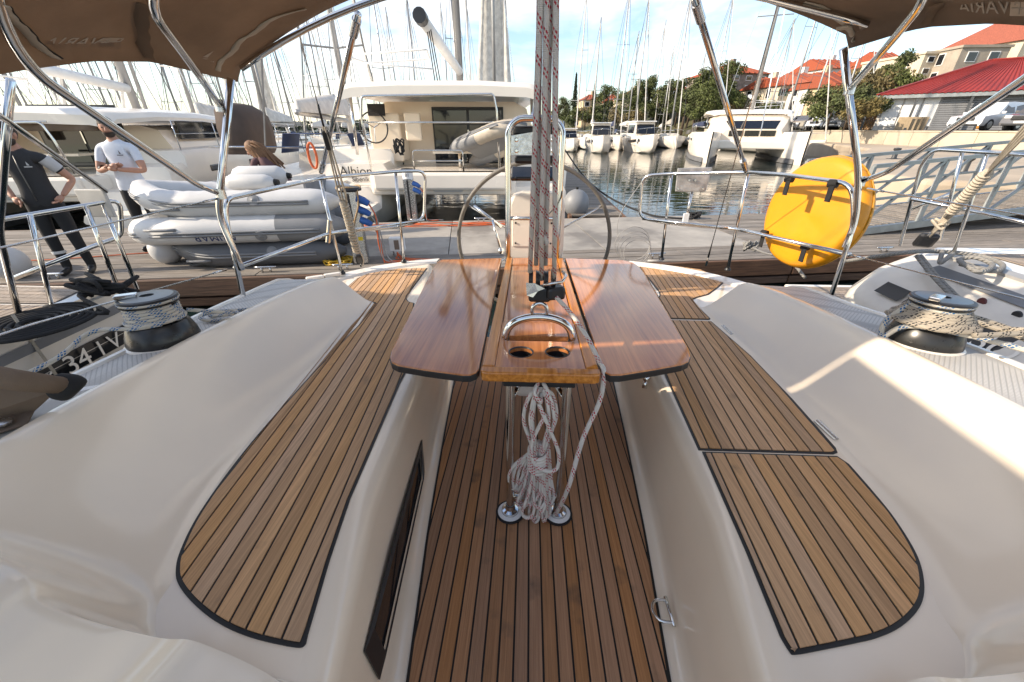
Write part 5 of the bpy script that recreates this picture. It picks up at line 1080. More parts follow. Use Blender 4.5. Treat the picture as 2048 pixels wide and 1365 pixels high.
    tb([(-hx*.79, .72, 2.28), (.59*hx, .72, 2.28)], .018, 'arch_bar', t)
    tb([(-hx*.3, .55, 1.28), (-hx*.3, .55, 1.72), (hx*.22, .55, 1.72), (hx*.22, .55, 1.28)], .016, 'stern_rail', t); tb([(-hx*.3, .55, 1.5), (hx*.22, .55, 1.5)], .012, 'stern_rail', t)
    for sx in (-1, 1):
        P = [(sx*(hx+hwid*.92), y, 2.32) for y in (1.8, 3.5, 5.5, 7.5)]+[(sx*(hx+.35), 9.8, 2.35)]
        ll = tb(P, .008, 'lifeline', t, c=.02); tb([(p[0], p[1], 2.05) for p in P], .006, 'lifeline', t, c=.02)
        for p in P: MB().tube([(p[0], p[1], 1.7), p], .012, 6).build('stanchion', steel, ll, smooth=True)
    # mast, boom, rigging
    ms = MB().tube([(0, 5.6, top_z-.1), (0, 5.55, top_z+6), (0, 5.5, top_z+13)], .11, 12).build('mast', mat('mast_alu', (.36, .36, .36), .4, .5, var=.08, rnd=.25), t, smooth=True)
    MB().box((0, 5.5, top_z+5.2), (2.0, .05, .05)).build('spreader', MAT['mast_alu'], ms)
    for sx in (-1, 1): MB().tube([(sx*2.0, 5.3, 1.8), (sx*1.0, 5.5, top_z+5.2), (0, 5.5, top_z+11.5)], .012, 6).build('shroud', steelb, ms)
    MB().tube([(0, 11.0, 1.8), (0, 5.5, top_z+11.5)], .03, 6).build('forestay', white, ms)
    bm_ = MB().tube([(0, 5.5, top_z+.75), (-.25, .9, top_z+1.15)], .12, 12).build('boom', white, ms, smooth=True)
    MB().tube([(-.25, .95, top_z+1.15), (-.26, .72, top_z+1.17)], .14, 12).build('boom_end', blackp, bm_, smooth='a')
    for q in range(3): MB().tube([(-.22+.04*q, 1.3, top_z+1.05), (-.15+.06*q, 1.4, top_z+.1)], .012, 6).build('mainsheet', dark_rope, bm_)
    # bimini frame on the roof over the helm
    tb([(-hx*1.0, 1.6, top_z+.62), (-hx*.95, 3.0, top_z+.65), (-.5, 3.1, top_z+.75), (-.3, 1.5, top_z+.72), (-hx*1.0, 1.6, top_z+.62)], .02, 'roof_frame', t, white)
    tb([(-hx*1.0, 1.55, top_z+.50), (-.2, 1.45, top_z+.35)], .016, 'roof_frame', t, white)
    for x, y in ((-hx*.95, 1.7), (-.4, 1.6), (-.5, 3.0), (-hx*.9, 2.9)): MB().tube([(x, y, top_z+.0), (x, y, top_z+.66)], .012, 6).build('frame_leg', white, t)
    if name_txt:
        text_mesh('boat_name', name_txt, .30, blackp, t, frame((-hx+.02, .985, 1.24), (1, 0, 0), (0, 0, 1)))
        text_mesh('home_port', 'Šibenik', .15, blackp, t, frame((-hx+.1, .985, 1.06), (1, 0, 0), (0, 0, 1)))
        MB().box((-hx+.55, 1.74, 1.56), (.3, .012, .1)).build('hull_window', mat('violet_glass', (.02, .02, .10), .1), t)
    MB().box((hx*.05, .52, .96), (.75, .34, .26)).build('liferaft_locker', pvcw, t, bevel=.08)
    MB().box((hx*.05, .33, .94), (.75, .01, .04)).build('locker_band', mat('yellow_sticker', (0, 0, 0)), t)
    MB().prism([(-.55*hx+.9, 1.2), (hx*.55, 1.2), (hx*.55, 1.9), (-.55*hx+.9, 1.9)], 1.62, 1.67).build('cockpit_table', gel, t)
    tb([(.3, 1.55, 1.2), (.3, 1.55, 1.64)], .04, 'table_post', t)
    return t
alb = catamaran('white catamaran with dark sliding door, steel stern arch and boom pointing aft', (-2.05, 9.25, 0), radians(3), hx=2.2, top_z=3.0, name_txt='Albion')
myc = catamaran('white catamaran with wide hardtop, rolled brown curtains under it', (-11.1, 7.7, 0), radians(9), hx=2.35, top_z=2.45, name_txt='My')
MB().loft([[(x, .95+.04*sin(x*9), 2.28+a) for x in [-2.1+.2*k for k in range(22)]] for a in (.0, -.06, -.13, -.17)]).build('rolled_curtain', canvas, myc, smooth=True, solid=.06)
dv = dinghy(WY(985, 290, 10.2)-V3((0, 0, .1)), 2.6, 'beige inflatable tender hanging at the stern of white catamaran', L=2.0, B=.35, r=.17, tube_m=mat('beige_pvc', (.50, .44, .36), .5), end_m=pvcg); dv.rotation_euler = (.5, .3, 2.6)
wthing(MB().tube(smooth_path([WY(625, 312, 9.6)+V3((.09*cos(a), 0, .26*sin(a))) for a in [2*pi*k/14 for k in range(14)]], 3, closed=True), .028, 8, closed=True), 'orange_hose_coil', orange_c, 'orange hose coil hung at the stern of white catamaran', 'hose')
wthing(tangle(WY(800, 313, 9.7), .12, .05, 30, .014, 5, 4, .35), 'black_cable_hank', dark_rope, 'hank of black cable hung on the white catamaran', 'cable')
for k, (px, py, r) in enumerate([(1152, 412, .30), (1132, 428, .24)]): fender(WY(px, py, 9.5+.3*k)-V3((0, 0, .25)), (0, 0, 0), ['large round grey-white fender between catamaran and finger pontoon', 'round grey-white fender squeezed against the pontoon below the larger one'][k], True, r=r, m=pvcg if k == 0 else pvcw, group='fenders of the catamaran')
cr_ = catamaran('white catamaran moored bows-on in front of the stone quay', (18.9, 41.7, 0), pi-.305, hx=2.55, L=11, hwid=.95, top_z=3.0, sc=1.12)
# ============================================================ motor boats, bows towards us
def motorboat(loc_, rz, label, s=1.):
    t = thing('motor_boat', label, 'motor boat', loc_, rz, 'motor boats moored bows-on'); t.scale = (s,)*3
    secs = [[(a*w, y, z) for a, z in [(-.05, zk), (-.7, zk+.25), (-.93, .62*zt), (-1, zt), (1, zt), (.93, .62*zt), (.7, zk+.25), (.05, zk)]] for y, w, zk, zt in [(0, 1.25, -.3, 1.1), (3, 1.32, -.3, 1.2), (5, 1.05, -.2, 1.35), (6.2, .55, .0, 1.48), (6.9, .06, .5, 1.55)]]
    MB().loft(secs, closed=True, capa=True, capb=True).build('hull', gelw, t, smooth='a', ang=40)
    for sx in (-1, 1): MB().loft([[(sx*w*1.004, y, z*zz) for zz in (.70, .84)] for y, w, z in [(3.2, 1.31, 1.2), (4.6, 1.14, 1.32), (5.5, .9, 1.4)]]).build('hull_window', glassd, t, solid=.01)
    secs = [[(a*w, y+(z-1.2)*lean, z) for a, z in [(-1, 1.15), (-.95, 1.7), (-.85, zt), (.85, zt), (.95, 1.7), (1, 1.15)]] for y, w, zt, lean in [(.8, 1.0, 2.5, .0), (3.4, 1.0, 2.5, 0.1), (4.0, .95, 2.45, -.35)]]
    MB().loft(secs, capa=True, capb=True).build('cabin', gelw, t, smooth='a', ang=35)
    MB().loft([[(-.84, 4.06, 1.55), (.84, 4.06, 1.55)], [(-.78, 3.62, 2.32), (.78, 3.62, 2.32)]]).build('windscreen', glassd, t, solid=.02)
    for sx in (-1, 1): MB().loft([[(sx*.985, y, 1.6), (sx*.90, y, 2.3)] for y in (1.1, 3.4)]).build('side_window', glassd, t, solid=.02)
    MB().box((0, 2.2, 2.56), (1.9, 3.4, .10)).build('roof', white, t, bevel=.04)
    MB().tube(smooth_path([(-1.1, 3.6, 1.75), (-.95, 5.2, 1.95), (0, 6.75, 2.05), (.95, 5.2, 1.95), (1.1, 3.6, 1.75)], 6), .018, 6).build('bow_rail', steel, t, smooth=True)
    for x, y in ((-.98, 5.0), (.98, 5.0), (-.5, 6.1), (.5, 6.1)): MB().tube([(x, y, 1.35), (x, y, 1.95)], .013, 6).build('rail_post', steel, t)
    MB().ball((.95, 5.2, 1.05), (.13, .13, .26)).build('fender', pvcw, t, smooth=True)
    return t
mb1 = motorboat((7.5, 49.5, 0), pi-.08, 'white cabin motor boat with dark hull window nearest the finger pontoon', 1.05)
mb2 = motorboat((11.6, 50, 0), pi+.02, 'white cabin motor boat with white fender hung beside its twin', 1.1)
def cp(o, loc_, rz, label, s=None, group=None):
    c = copy_tree(o); c.location = loc_; c.rotation_euler = (0, 0, rz); c['label'] = label
    if group: c['group'] = group
    if s: c.scale = (s,)*3
    return c
cp(mb1, (3.9, 51, 0), pi+.1, 'white cabin motor boat partly behind the finger pontoon line', .85); cp(mb2, (15.5, 60, 0), pi-.3, 'white motor boat turned slightly away behind the bows-on pair', 1.0); cp(mb1, (-6.5, 30, 0), pi+.4, 'white motor boat seen between the two catamarans', 1.0)
# ============================================================ moored sailing boats with masts
def sailboat(label, L=11., H=14.5, sail_c=(.62, .62, .6), hood=True, sail_up=False, spr=2):
    t = thing('moored_sailboat', label, 'sailboat', (0, 0, 0), 0, 'sailing boats moored across the marina')
    b = L*.165
    secs = [[(a*b*w, y*L, z) for a, z in [(-.05, -.2), (-.75, .15), (-.98, zt*.7), (-1, zt), (1, zt), (.98, zt*.7), (.75, .15), (.05, -.2)]] for y, w, zt in [(-.5, .85, 1.05), (-.2, 1.0, 1.05), (.1, .98, 1.12), (.3, .68, 1.22), (.43, .32, 1.3), (.5, .03, 1.36)]]
    MB().loft(secs, closed=True, capa=True, capb=True).build('hull', gelw, t, smooth='a', ang=40)
    MB().loft([[(a*b*w, y*L, 1.05+z) for a, z in [(-1, .0), (-.9, .38), (-.6, .48), (.6, .48), (.9, .38), (1, 0)]] for y, w in [(-.12, .62), (.1, .62), (.28, .35)]], capa=True, capb=True).build('coachroof', gelw, t, smooth='a')
    for sx in (-1, 1): MB().box((sx*b*.60, -.0*L, 1.30), (.05, L*.16, .12)).build('cabin_window', glassd, t)
    if hood: MB().loft([[(a*b*.62, y*L, 1.5+z) for a, z in [(-1, 0), (-.85, .5), (.85, .5), (1, 0)]] for y in (-.2, -.1)]).build('sprayhood', canvasg if L > 11 else mat('blue_canvas', (.03, .05, .12), .9), t, smooth=True, solid=.02)
    ms = MB().tube([(0, .08*L, 1.1), (0, .075*L, H*.5), (0, .065*L, H)], .085, 8, rad=[.085, .085, .055]).build('mast', MAT['mast_alu'], t, smooth=True)
    for k in range(spr):
        z = H*(k+1)/(spr+1.1); sw = .95-.25*k; MB().tube([(-sw, .05*L, z+.05), (0, .075*L, z), (sw, .05*L, z+.05)], .028, 6).build('spreader', MAT['mast_alu'], ms)
    for sx in (-1, 1): MB().tube([(sx*b*.9, .04*L, 1.1)]+[(sx*(.95-.25*k), .05*L, H*(k+1)/(spr+1.1)+.05) for k in range(spr)]+[(0, .065*L, H*.97)], .02, 4).build('shroud', mat('dark_wire', (.12, .12, .12), .5, .3), ms)
    MB().tube([(0, .49*L, 1.4), (0, .07*L, H*.96)], .055, 6, rad=[.06, .03]).build('furled_headsail', mat('sailcloth', (.86, .84, .80), .8, tl=.5), ms)
    MB().tube([(0, -.49*L, 1.1), (0, .065*L, H)], .02, 4).build('backstay', MAT['dark_wire'], ms)
    bm_ = MB().tube([(0, .06*L, 2.35), (0, -.28*L, 2.5)], .07, 8).build('boom', MAT['mast_alu'], ms, smooth=True)
    MB().loft([[(a*.18*k, y*L, 2.5+z*k) for a, z in [(-1, 0), (-.7, .32), (0, .48), (.7, .32), (1, 0)]] for y, k in [(.05, 1.3), (-.1, 1), (-.27, .6)]], capa=True, capb=True).build('sail_cover', mat('cover_%d' % int(sail_c[0]*100), sail_c, .85), bm_, smooth=True)
    MB().tube(smooth_path([(-b*.8, -.44*L, 1.75), (0, -.52*L, 1.8), (b*.8, -.44*L, 1.75)], 5), .018, 6).build('pushpit', steel, t)
    MB().tube(smooth_path([(-b*.4, .40*L, 1.85), (0, .52*L, 1.95), (b*.4, .40*L, 1.85)], 5), .018, 6).build('pulpit', steel, t)
    return t
P_ = [sailboat('p', 10.5, 13.5, (.62, .60, .57)), sailboat('p', 12.5, 16.5, (.03, .04, .09)), sailboat('p', 11.5, 15.2, (.36, .33, .28), spr=1), sailboat('p', 9.5, 12.0, (.64, .63, .60), hood=False, spr=1)]
used = set(); rr = random.Random(21)
kinds = ['white covered boom', 'navy blue boom cover', 'beige boom cover', 'short mast']
def place(kind, x, y, rz, where):
    o = P_[kind] if kind not in used else copy_tree(P_[kind]); used.add(kind)
    o.location = (x, y, 0); o.rotation_euler = (radians(rr.uniform(-.6, .6)), radians(rr.uniform(-1.6, 1.6)), rz); o['label'] = 'moored sailboat with %s %s' % (kinds[kind], where)
    o['group'] = 'sailing boats moored across the marina'
    s = rr.uniform(.92, 1.08); o.scale = (s, s, s); return o
def row(n, x0, x1, y0, y1, rz, where):
    for i in range(n):
        t = (i+rr.uniform(-.25, .25))/max(1, n-1); place(rr.randrange(4), lerp(x0, x1, t), lerp(y0, y1, t)+rr.uniform(-1, 1), rz+rr.uniform(-.05, .05), where)
row(8, -33, -14, 21, 23, pi+.1, 'behind the hardtop catamaran')
row(16, -50, -7, 37, 41, .1, 'in the row beyond the two catamarans')
row(18, -66, -4, 58, 62, pi, 'in the far row beyond the catamarans')
for i, (px, y, k) in enumerate([(1182, 55, 3), (1222, 56, 1), (1248, 70, 0), (1262, 58, 2), (1335, 60, 2), (1400, 62, 1), (1376, 75, 3), (1150, 62, 1), (1318, 72, 0), (1440, 74, 3), (1292, 80, 1)]):
    p = WY(px, 285, y); place(k, p.x, y, pi+rr.uniform(-.15, .15), 'beyond the motor boats under the wooded hill')
for px, y, k in [(1542, 46, 1), (1590, 50, 2), (1650, 52, 0), (1512, 52, 3)]:
    p = WY(px, 280, y); place(k, p.x, y, pi+.3, 'behind the catamaran by the stone quay')
sb_ = place(0, -6.4, 14.6, .06, 'lying between the two catamarans'); sb_['label'] = 'moored sailboat with brown boom bag end lying between the two catamarans'
inv = Matrix.LocRotScale(sb_.location, sb_.rotation_euler, sb_.scale).inverted(); cv = inv @ WY(487, 256, 10.3)
MB().loft([[(cv.x+a*w, cv.y+y, cv.z+b*h) for a, b in [(-.36, -.55), (-.38, 0), (-.30, .42), (-.1, .5), (.12, .46), (.32, .3), (.38, 0), (.36, -.55)]] for y, w, h in [(-.5, .8, .8), (-.3, 1, 1), (.4, 1, 1), (.8, .7, .8)]], closed=True, capa=True, capb=True).build('boom_bag_end', mat('brown_cover', (.085, .062, .052), .9, bump=.4, bs=8), sb_, smooth=True)  # brown end of this boat's boom bag
# large light sails hoisted to dry
def dry_sail(px, y, h, w, label):
    p = WY(px, 270, y); t = thing('sailboat_with_sail', label, 'sailboat', (p.x, y, 0), pi+.1, None)
    MB().loft([[(a*1.6*w_, yy, z) for a, z in [(-.1, -.2), (-.9, .3), (-1, zt), (1, zt), (.9, .3), (.1, -.2)]] for yy, w_, zt in [(-5, .85, 1.05), (0, 1, 1.05), (3.5, .6, 1.2), (5.2, .04, 1.35)]], closed=True, capa=True, capb=True).build('hull', gelw, t, smooth='a')
    ms = MB().tube([(0, .8, 1.1), (0, .8, h)], .09, 8).build('mast', MAT['mast_alu'], t, smooth=True)
    secs = []
    for j in range(17):
        z = lerp(2.6, h-.3, j/16); wd = w*(1-(j/16)**1.4*.86); secs.append([(wd*(u*.98-.5)+.1*sin(u*9+j*.3), .6-.35*sin(pi*u)+.12*sin(u*17), z) for u in [k/14 for k in range(15)]])
    MB().loft(secs).build('sail', mat('sailcloth', (0, 0, 0)), t, smooth=True, solid=.01)
    return t
dry_sail(990, 27, 15, 2.2, 'sailboat with a tall white sail hoisted behind the stern arch catamaran'); dry_sail(556, 34, 9.5, 1.6, 'sailboat with a narrow cream sail hoisted beyond the dinghies')
# ============================================================ quay, road, hill
stone = mat('quay_stone', (.46, .40, .31), .8, var=.12, vs=.5, bump=.4, bs=6, spots=((.30, .25, .19), .6, .56, .5))
apron_m = mat('quay_apron', (.44, .36, .27), .8, var=.15, vs=.4, bump=.3, bs=5)
asph = mat('asphalt', (.055, .053, .05), .85, var=.2, vs=1)
hill_m = mat('hill_scrub', (.095, .085, .045), .95, var=.4, vs=.35, col2=(.05, .06, .025), bump=.8, bs=2, spots=((.26, .20, .13), .25, .55, .7))
def hgt(x, y):
    a = interp(x, [(2, 0), (8, 3.5), (22, 6), (40, 7.5), (70, 13), (140, 18)]); t = max(0, min(1, (y-interp(x, [(5, 84), (24, 60), (34, 44), (60, 38)]))/34)); t = t*t*(3-2*t)
    base = 2.0 if (y > 60 and x > 26) or x > 30 else (-1.5 if y < 60 or x < 12 else 0)
    return max(base, a*t+base*(1-t)) + (mnoise.noise(V3((x*.12, y*.12, 0)))*1.0*t)
g = []; nx2, ny2 = 70, 46
for j in range(ny2):
    for i in range(nx2): x = lerp(-2, 190, i/(nx2-1)); y = lerp(34 if x > 20 else 60, 200, (j/(ny2-1))**1.3); g.append((x, y, hgt(x, y)-(.25 if y < 61 else 0)-(3.2 if x < 4 else 0)))
structure(MB().add(g, [(j*nx2+i, j*nx2+i+1, (j+1)*nx2+i+1, (j+1)*nx2+i) for j in range(ny2-1) for i in range(nx2-1)]).build('hill', hill_m, smooth=True))
g = []
for j in range(6):
    for i in range(60): x = lerp(-420, 60, i/59); g.append((x, 230+j*40, (0, 4.5, 8, 9, 8, 0)[j]*(.55+.55*mnoise.noise(V3((x*.012, j*.3, 3))))+(-2 if j in (0, 5) else 0)))
structure(MB().add(g, [(j*60+i, j*60+i+1, (j+1)*60+i+1, (j+1)*60+i) for j in range(5) for i in range(59)]).build('far_hills', mat('far_wood', (.06, .075, .045), .95, var=.4, vs=.08, bump=.8, bs=.5), smooth=True))
structure(MB().prism([(28.5, 46), (25.8, 45), (25.2, 37), (21.5, 28.5), (14, 20), (10.6, 15), (9.7, 12.5), (9.8, 10.8), (12, 9.6), (28.5, 8.5)], -1, 1.05).build('quay', apron_m, bevel=.12))
structure(MB().prism([(28.65, 8), (90, 8), (100, 66), (27.5, 66), (27.5, 46.2), (28.65, 46.2)], -1, 2.05).build('road', asph))
wl_ = thing('quay_wall', 'pale concrete quay wall of long panels below the parked cars', 'wall', (28.5, 46, 0), -pi/2)
for k in range(16): MB().box((k*2.4+1.19, .0, 1.48), (2.37, .26, .96)).build('wall_panel', stone, wl_, bevel=.03)
for k in range(7): MB().box((k*6.0+2.99, .02, 2.0), (5.97, .42, .09)).build('coping', stone, wl_, bevel=.02)
for px, py in ((1787, 318), (1925, 345)):
    p = WZ(px, py, 1.05); t = thing('quay_bollard', 'small iron bollard on the pale quay apron', 'bollard', p, 0, 'iron bollards on the quay'); MB().lathe([(.12, 0), (.09, .05), (.08, .28), (.13, .34), (.13, .40), (0, .42)], (0, 0, 0), 14).build('post', mat('iron', (.10, .10, .10), .5, .6), t, smooth='a'); MB().box((0, 0, .01), (.36, .36, .02)).build('base_plate', MAT['iron'], t)
# ------------------------------------------------------------ steel gangway
galv = mat('galvanised', (.36, .38, .38), .5, .7, var=.15)
gw = thing('gangway', 'galvanised steel truss gangway rising from pontoon to quay', 'gangway', (5.7, 7.35, .5), radians(14))
LG = 9.0
for sy in (0, 1.3):
    MB().bar((0, sy, .0), (LG, sy, .55), .08, .12).build('bottom_chord', galv, gw); MB().bar((0, sy, 1.1), (LG, sy, 1.65), .06, .06).build('handrail', galv, gw); MB().bar((0, sy, .55), (LG, sy, 1.10), .04, .04).build('mid_rail', galv, gw)
    for k in range(7):
        x = LG*k/6; z = .55*k/6; MB().bar((x, sy, z), (x-.0, sy, z+1.1), .06, .06).build('upright', galv, gw)
        if k < 6: MB().bar((x, sy, z), (x+LG/6, sy, z+1.1+.09), .045, .045).build('diagonal', galv, gw)
for k in range(60): MB().box((LG*(k+.5)/60, .65, .05+.55*(k+.5)/60), (LG/60-.01, 1.2, .03)).build('tread', dwood, gw)
# ------------------------------------------------------------ cars
def car(loc_, rz, label, col, kind='suv', group='cars parked along the quay road'):
    t = thing('parked_car', label, 'car', loc_, rz, group); cm = mat('car_%s' % '_'.join('%d' % (c*100) for c in col), col, .25, .0, var=.03, coat=.8)
    Lc, Wc, Hc = dict(suv=(4.5, .92, 1.66), van=(4.9, .95, 1.95), hatch=(4.1, .87, 1.46))[kind]; h = Lc/2
    hood = .98 if kind != 'hatch' else .86; nose = dict(suv=-h+1.25, van=-h+.75, hatch=-h+1.05)[kind]; roof0 = nose+(.75 if kind != 'van' else .8)
    prof = [(-h, .42, .80), (-h+.06, .62, .92), (-h+.12, hood-.16, .95), (nose, hood, .97), (roof0, Hc-.03, .80), (roof0+.5, Hc, .80), (h-.75, Hc-.04, .80), (h-.15, hood+.1, .92), (h, .75, .93), (h, .4, .85)]
    secs = []
    for x, z, w in prof:
        W0 = Wc; mid = min(z, hood-.05)
        secs.append([(x, -W0*.92, .28), (x, -W0, .5*min(1, mid/.5)), (x, -W0*.98, mid), (x, -W0*w*.98 if z > hood else -W0*w, z), (x, W0*w*.98 if z > hood else W0*w, z), (x, W0*.98, mid), (x, W0, .5*min(1, mid/.5)), (x, W0*.92, .28)])
    MB().loft(secs, closed=True, capa=True, capb=True).build('body', cm, t, smooth='a', ang=28)
    MB().loft([[(nose+.08, -Wc*.82, hood+.04), (nose+.08, Wc*.82, hood+.04)], [(roof0-.04, -Wc*.74, Hc-.07), (roof0-.04, Wc*.74, Hc-.07)]]).build('windscreen', glassd, t, solid=-.02)
    for sy in (-1, 1):
        a, b = nose+.35, h-.55
        for x0, x1 in ((a, lerp(a, b, .48)), (lerp(a, b, .52), b)): MB().add([(x0+.02, sy*Wc*.975, hood+.03), (x1, sy*Wc*.975, hood+.03), (x1-.1, sy*Wc*.80, Hc-.10), (max(x0, roof0-.0)+.05, sy*Wc*.80, Hc-.10)], [(0, 1, 2, 3)]).build('side_window', glassd, t, solid=.012)
        for x in (-h+.85, h-.85):
            w = MB().tube([(x, sy*(Wc-.2), .33), (x, sy*(Wc+.012), .33)], .33, 20).build('wheel', mat('tyre', (.02, .02, .02), .8), t, smooth='a'); MB().lathe([(.21, 0), (.2, .012), (.05, .02), (0, .02)], (x, sy*(Wc+.012), .33), 14, R=Matrix.Rotation(-sy*pi/2, 3, 'X')).build('rim', alu, w, smooth='a')
        MB().box((-h+.10, sy*Wc*.70, hood-.24), (.14, .34, .16)).build('headlight', mat('lamp_glass', (.7, .72, .75), .1, var=.02), t, bevel=.03)
        MB().box((nose+.25, sy*(Wc+.1), hood+.06), (.12, .2, .14)).build('wing_mirror', cm, t, bevel=.03)
        MB().box((h-.02, sy*Wc*.8, .85), (.06, .2, .2)).build('tail_light', mat('tail_red', (.35, .01, .01), .2), t, bevel=.02)
    MB().box((-h-.0, 0, hood-.30), (.06, .95, .20)).build('grille', blackp, t, bevel=.02); MB().box((-h-.012, 0, .46), (.05, .52, .11)).build('number_plate', white, t); MB().box((-h+.0, 0, .33), (.10, Wc*1.7, .12)).build('bumper', blackp, t, bevel=.03)
    return t
RZ = 2.05
car((30.9, 31.6, RZ), .30, 'white SUV parked in front of the red-roofed shed', (.75, .75, .75), 'suv')
car((31.2, 28.6, RZ), .34, 'dark grey car parked beside the white SUV', (.09, .085, .085), 'suv')
car((31.2, 47.6, RZ), .32, 'silver van parked at the quay wall beyond the bimini post', (.50, .52, .55), 'van')
car((34.5, 48.6, RZ), .3, 'dark blue van parked behind the silver van', (.05, .06, .09), 'van')
car((31.0, 44.9, RZ), .3, 'silver hatchback between silver van and firewood', (.42, .44, .46), 'hatch')
car((30.8, 51.2, RZ), .3, 'black hatchback parked beyond the silver van', (.05, .05, .055), 'hatch')
car((30.8, 54.2, RZ), .3, 'pale grey car parked farthest along the quay', (.35, .36, .37), 'hatch')
# ------------------------------------------------------------ shed with red metal roof
shx, shy = 27.6, 32.5
sh = thing('boat_shed', 'low shed with red ribbed metal roof and grey roller shutters', 'shed', (37.6, 41.0, RZ), -.64); sh.scale = (1.35, 1.35, 1.35)
redm = mat('red_sheet_metal', (.27, .028, .022), .45, .1, var=.1, vs=.8)
E_ = [(-4.6, -3.4), (6.4, -3.4), (6.4, 4.5), (-4.6, 4.5)]; apx = [(.2, .2), (2.6, .2)]; ez, az = 1.95, 3.75
def rib_face(a, b, c, d, name='roof_face'):   # a-b eave, d-c ridge: corrugated sheet
    a, b, c, d = map(V3, (a, b, c, d)); n = max(4, int((b-a).length/.26)); nr = (b-a).cross(d-a).normalized(); rows = []
    for k in range(n*4+1):
        u = k/(n*4); o = nr*(.045 if k % 4 in (1, 2) else 0); rows.append([lerp(a, b, u)+o, lerp(d, c, u)+o])
    return MB().loft(rows).build(name, redm, sh, solid=.02)
e4 = [V3((x, y, ez)) for x, y in E_]; r2 = [V3((x, y, az)) for x, y in apx]
rib_face(e4[0], e4[1], r2[1], r2[0]); rib_face(e4[1], e4[2], r2[1], r2[1]); rib_face(e4[2], e4[3], r2[0], r2[1]); rib_face(e4[3], e4[0], r2[0], r2[0])
for a, b in [(e4[0], r2[0]), (e4[1], r2[1]), (r2[0], r2[1]), (e4[3], r2[0])]: MB().bar(a+V3((0, 0, .06)), b+V3((0, 0, .06)), .22, .06).build('ridge_cap', redm, sh)
MB().box((.7, .5, .95), (9.8, 6.6, 1.9)).build('wall', mat('shed_wall', (.55, .53, .50), .7, var=.1), sh)
MB().bar((-5.1, -3.3, 1.86), (6.4, -3.3, 1.86), .12, .20).build('eave_beam', galv, sh)
for x in (-4.8, -2.6, -.2, 2.2, 4.4, 6.2): MB().bar((x, -3.25, 0), (x, -3.25, 1.85), .12, .12).build('post', mat('dark_steel', (.09, .095, .10), .5, .4), sh)
shut = mat('roller_shutter', (.21, .215, .225), .5, .2, var=.06)
for x0, x1 in ((-1.5, .5), (1.0, 3.6), (4.0, 6.0)):
    fr_s = MB().box(((x0+x1)/2, -2.82, .9), (x1-x0+.16, .05, 1.82)).build('shutter_frame', MAT['dark_steel'], sh)
    for k in range(15): MB().box(((x0+x1)/2, -2.87, .07+.118*k), (x1-x0, .05, .105)).build('slat', shut, fr_s, bevel=.012)
for x0 in (-4.0, -3.1, -2.2): MB().box((x0+.4, -2.84, 1.0), (.82, .04, 1.55)).build('white_panel', white, sh, bevel=.01)
MB().box((.75, -2.84, .95), (.3, .06, 1.7)).build('orange_door', mat('orange_paint', (.52, .22, .03), .5), sh)
fw_ = thing('firewood_stack', 'stack of split firewood in front of the red-roofed shed', 'firewood', (31.4, 42.4, RZ), -.64); fw_.scale = (1.5, 1.5, 1.5); rr = random.Random(9); lm = mat('log_ends', (.33, .20, .10), .85, var=.3, vs=6, rnd=.2)
for j in range(9):
    for i in range(15-j):
        MB().tube([(-.9+i*.125+j*.06+rr.uniform(-.01, .01), 0, .07+j*.105), (-.9+i*.125+j*.06, .45, .07+j*.105)], .058, 6).build('log', lm, fw_)
sd = thing('plywood_sheets', 'leaning plywood sheets and boards beside the firewood', 'plywood', (31.9, 39.6, RZ), -.64); 
for k in range(4): MB().box((.35*k, .2*k, .5), (.9, .04, 1.0), R=Matrix.Rotation(.25, 3, 'X')).build('sheet', mat('plywood', (.48, .36, .22), .7, rnd=.15), sd)
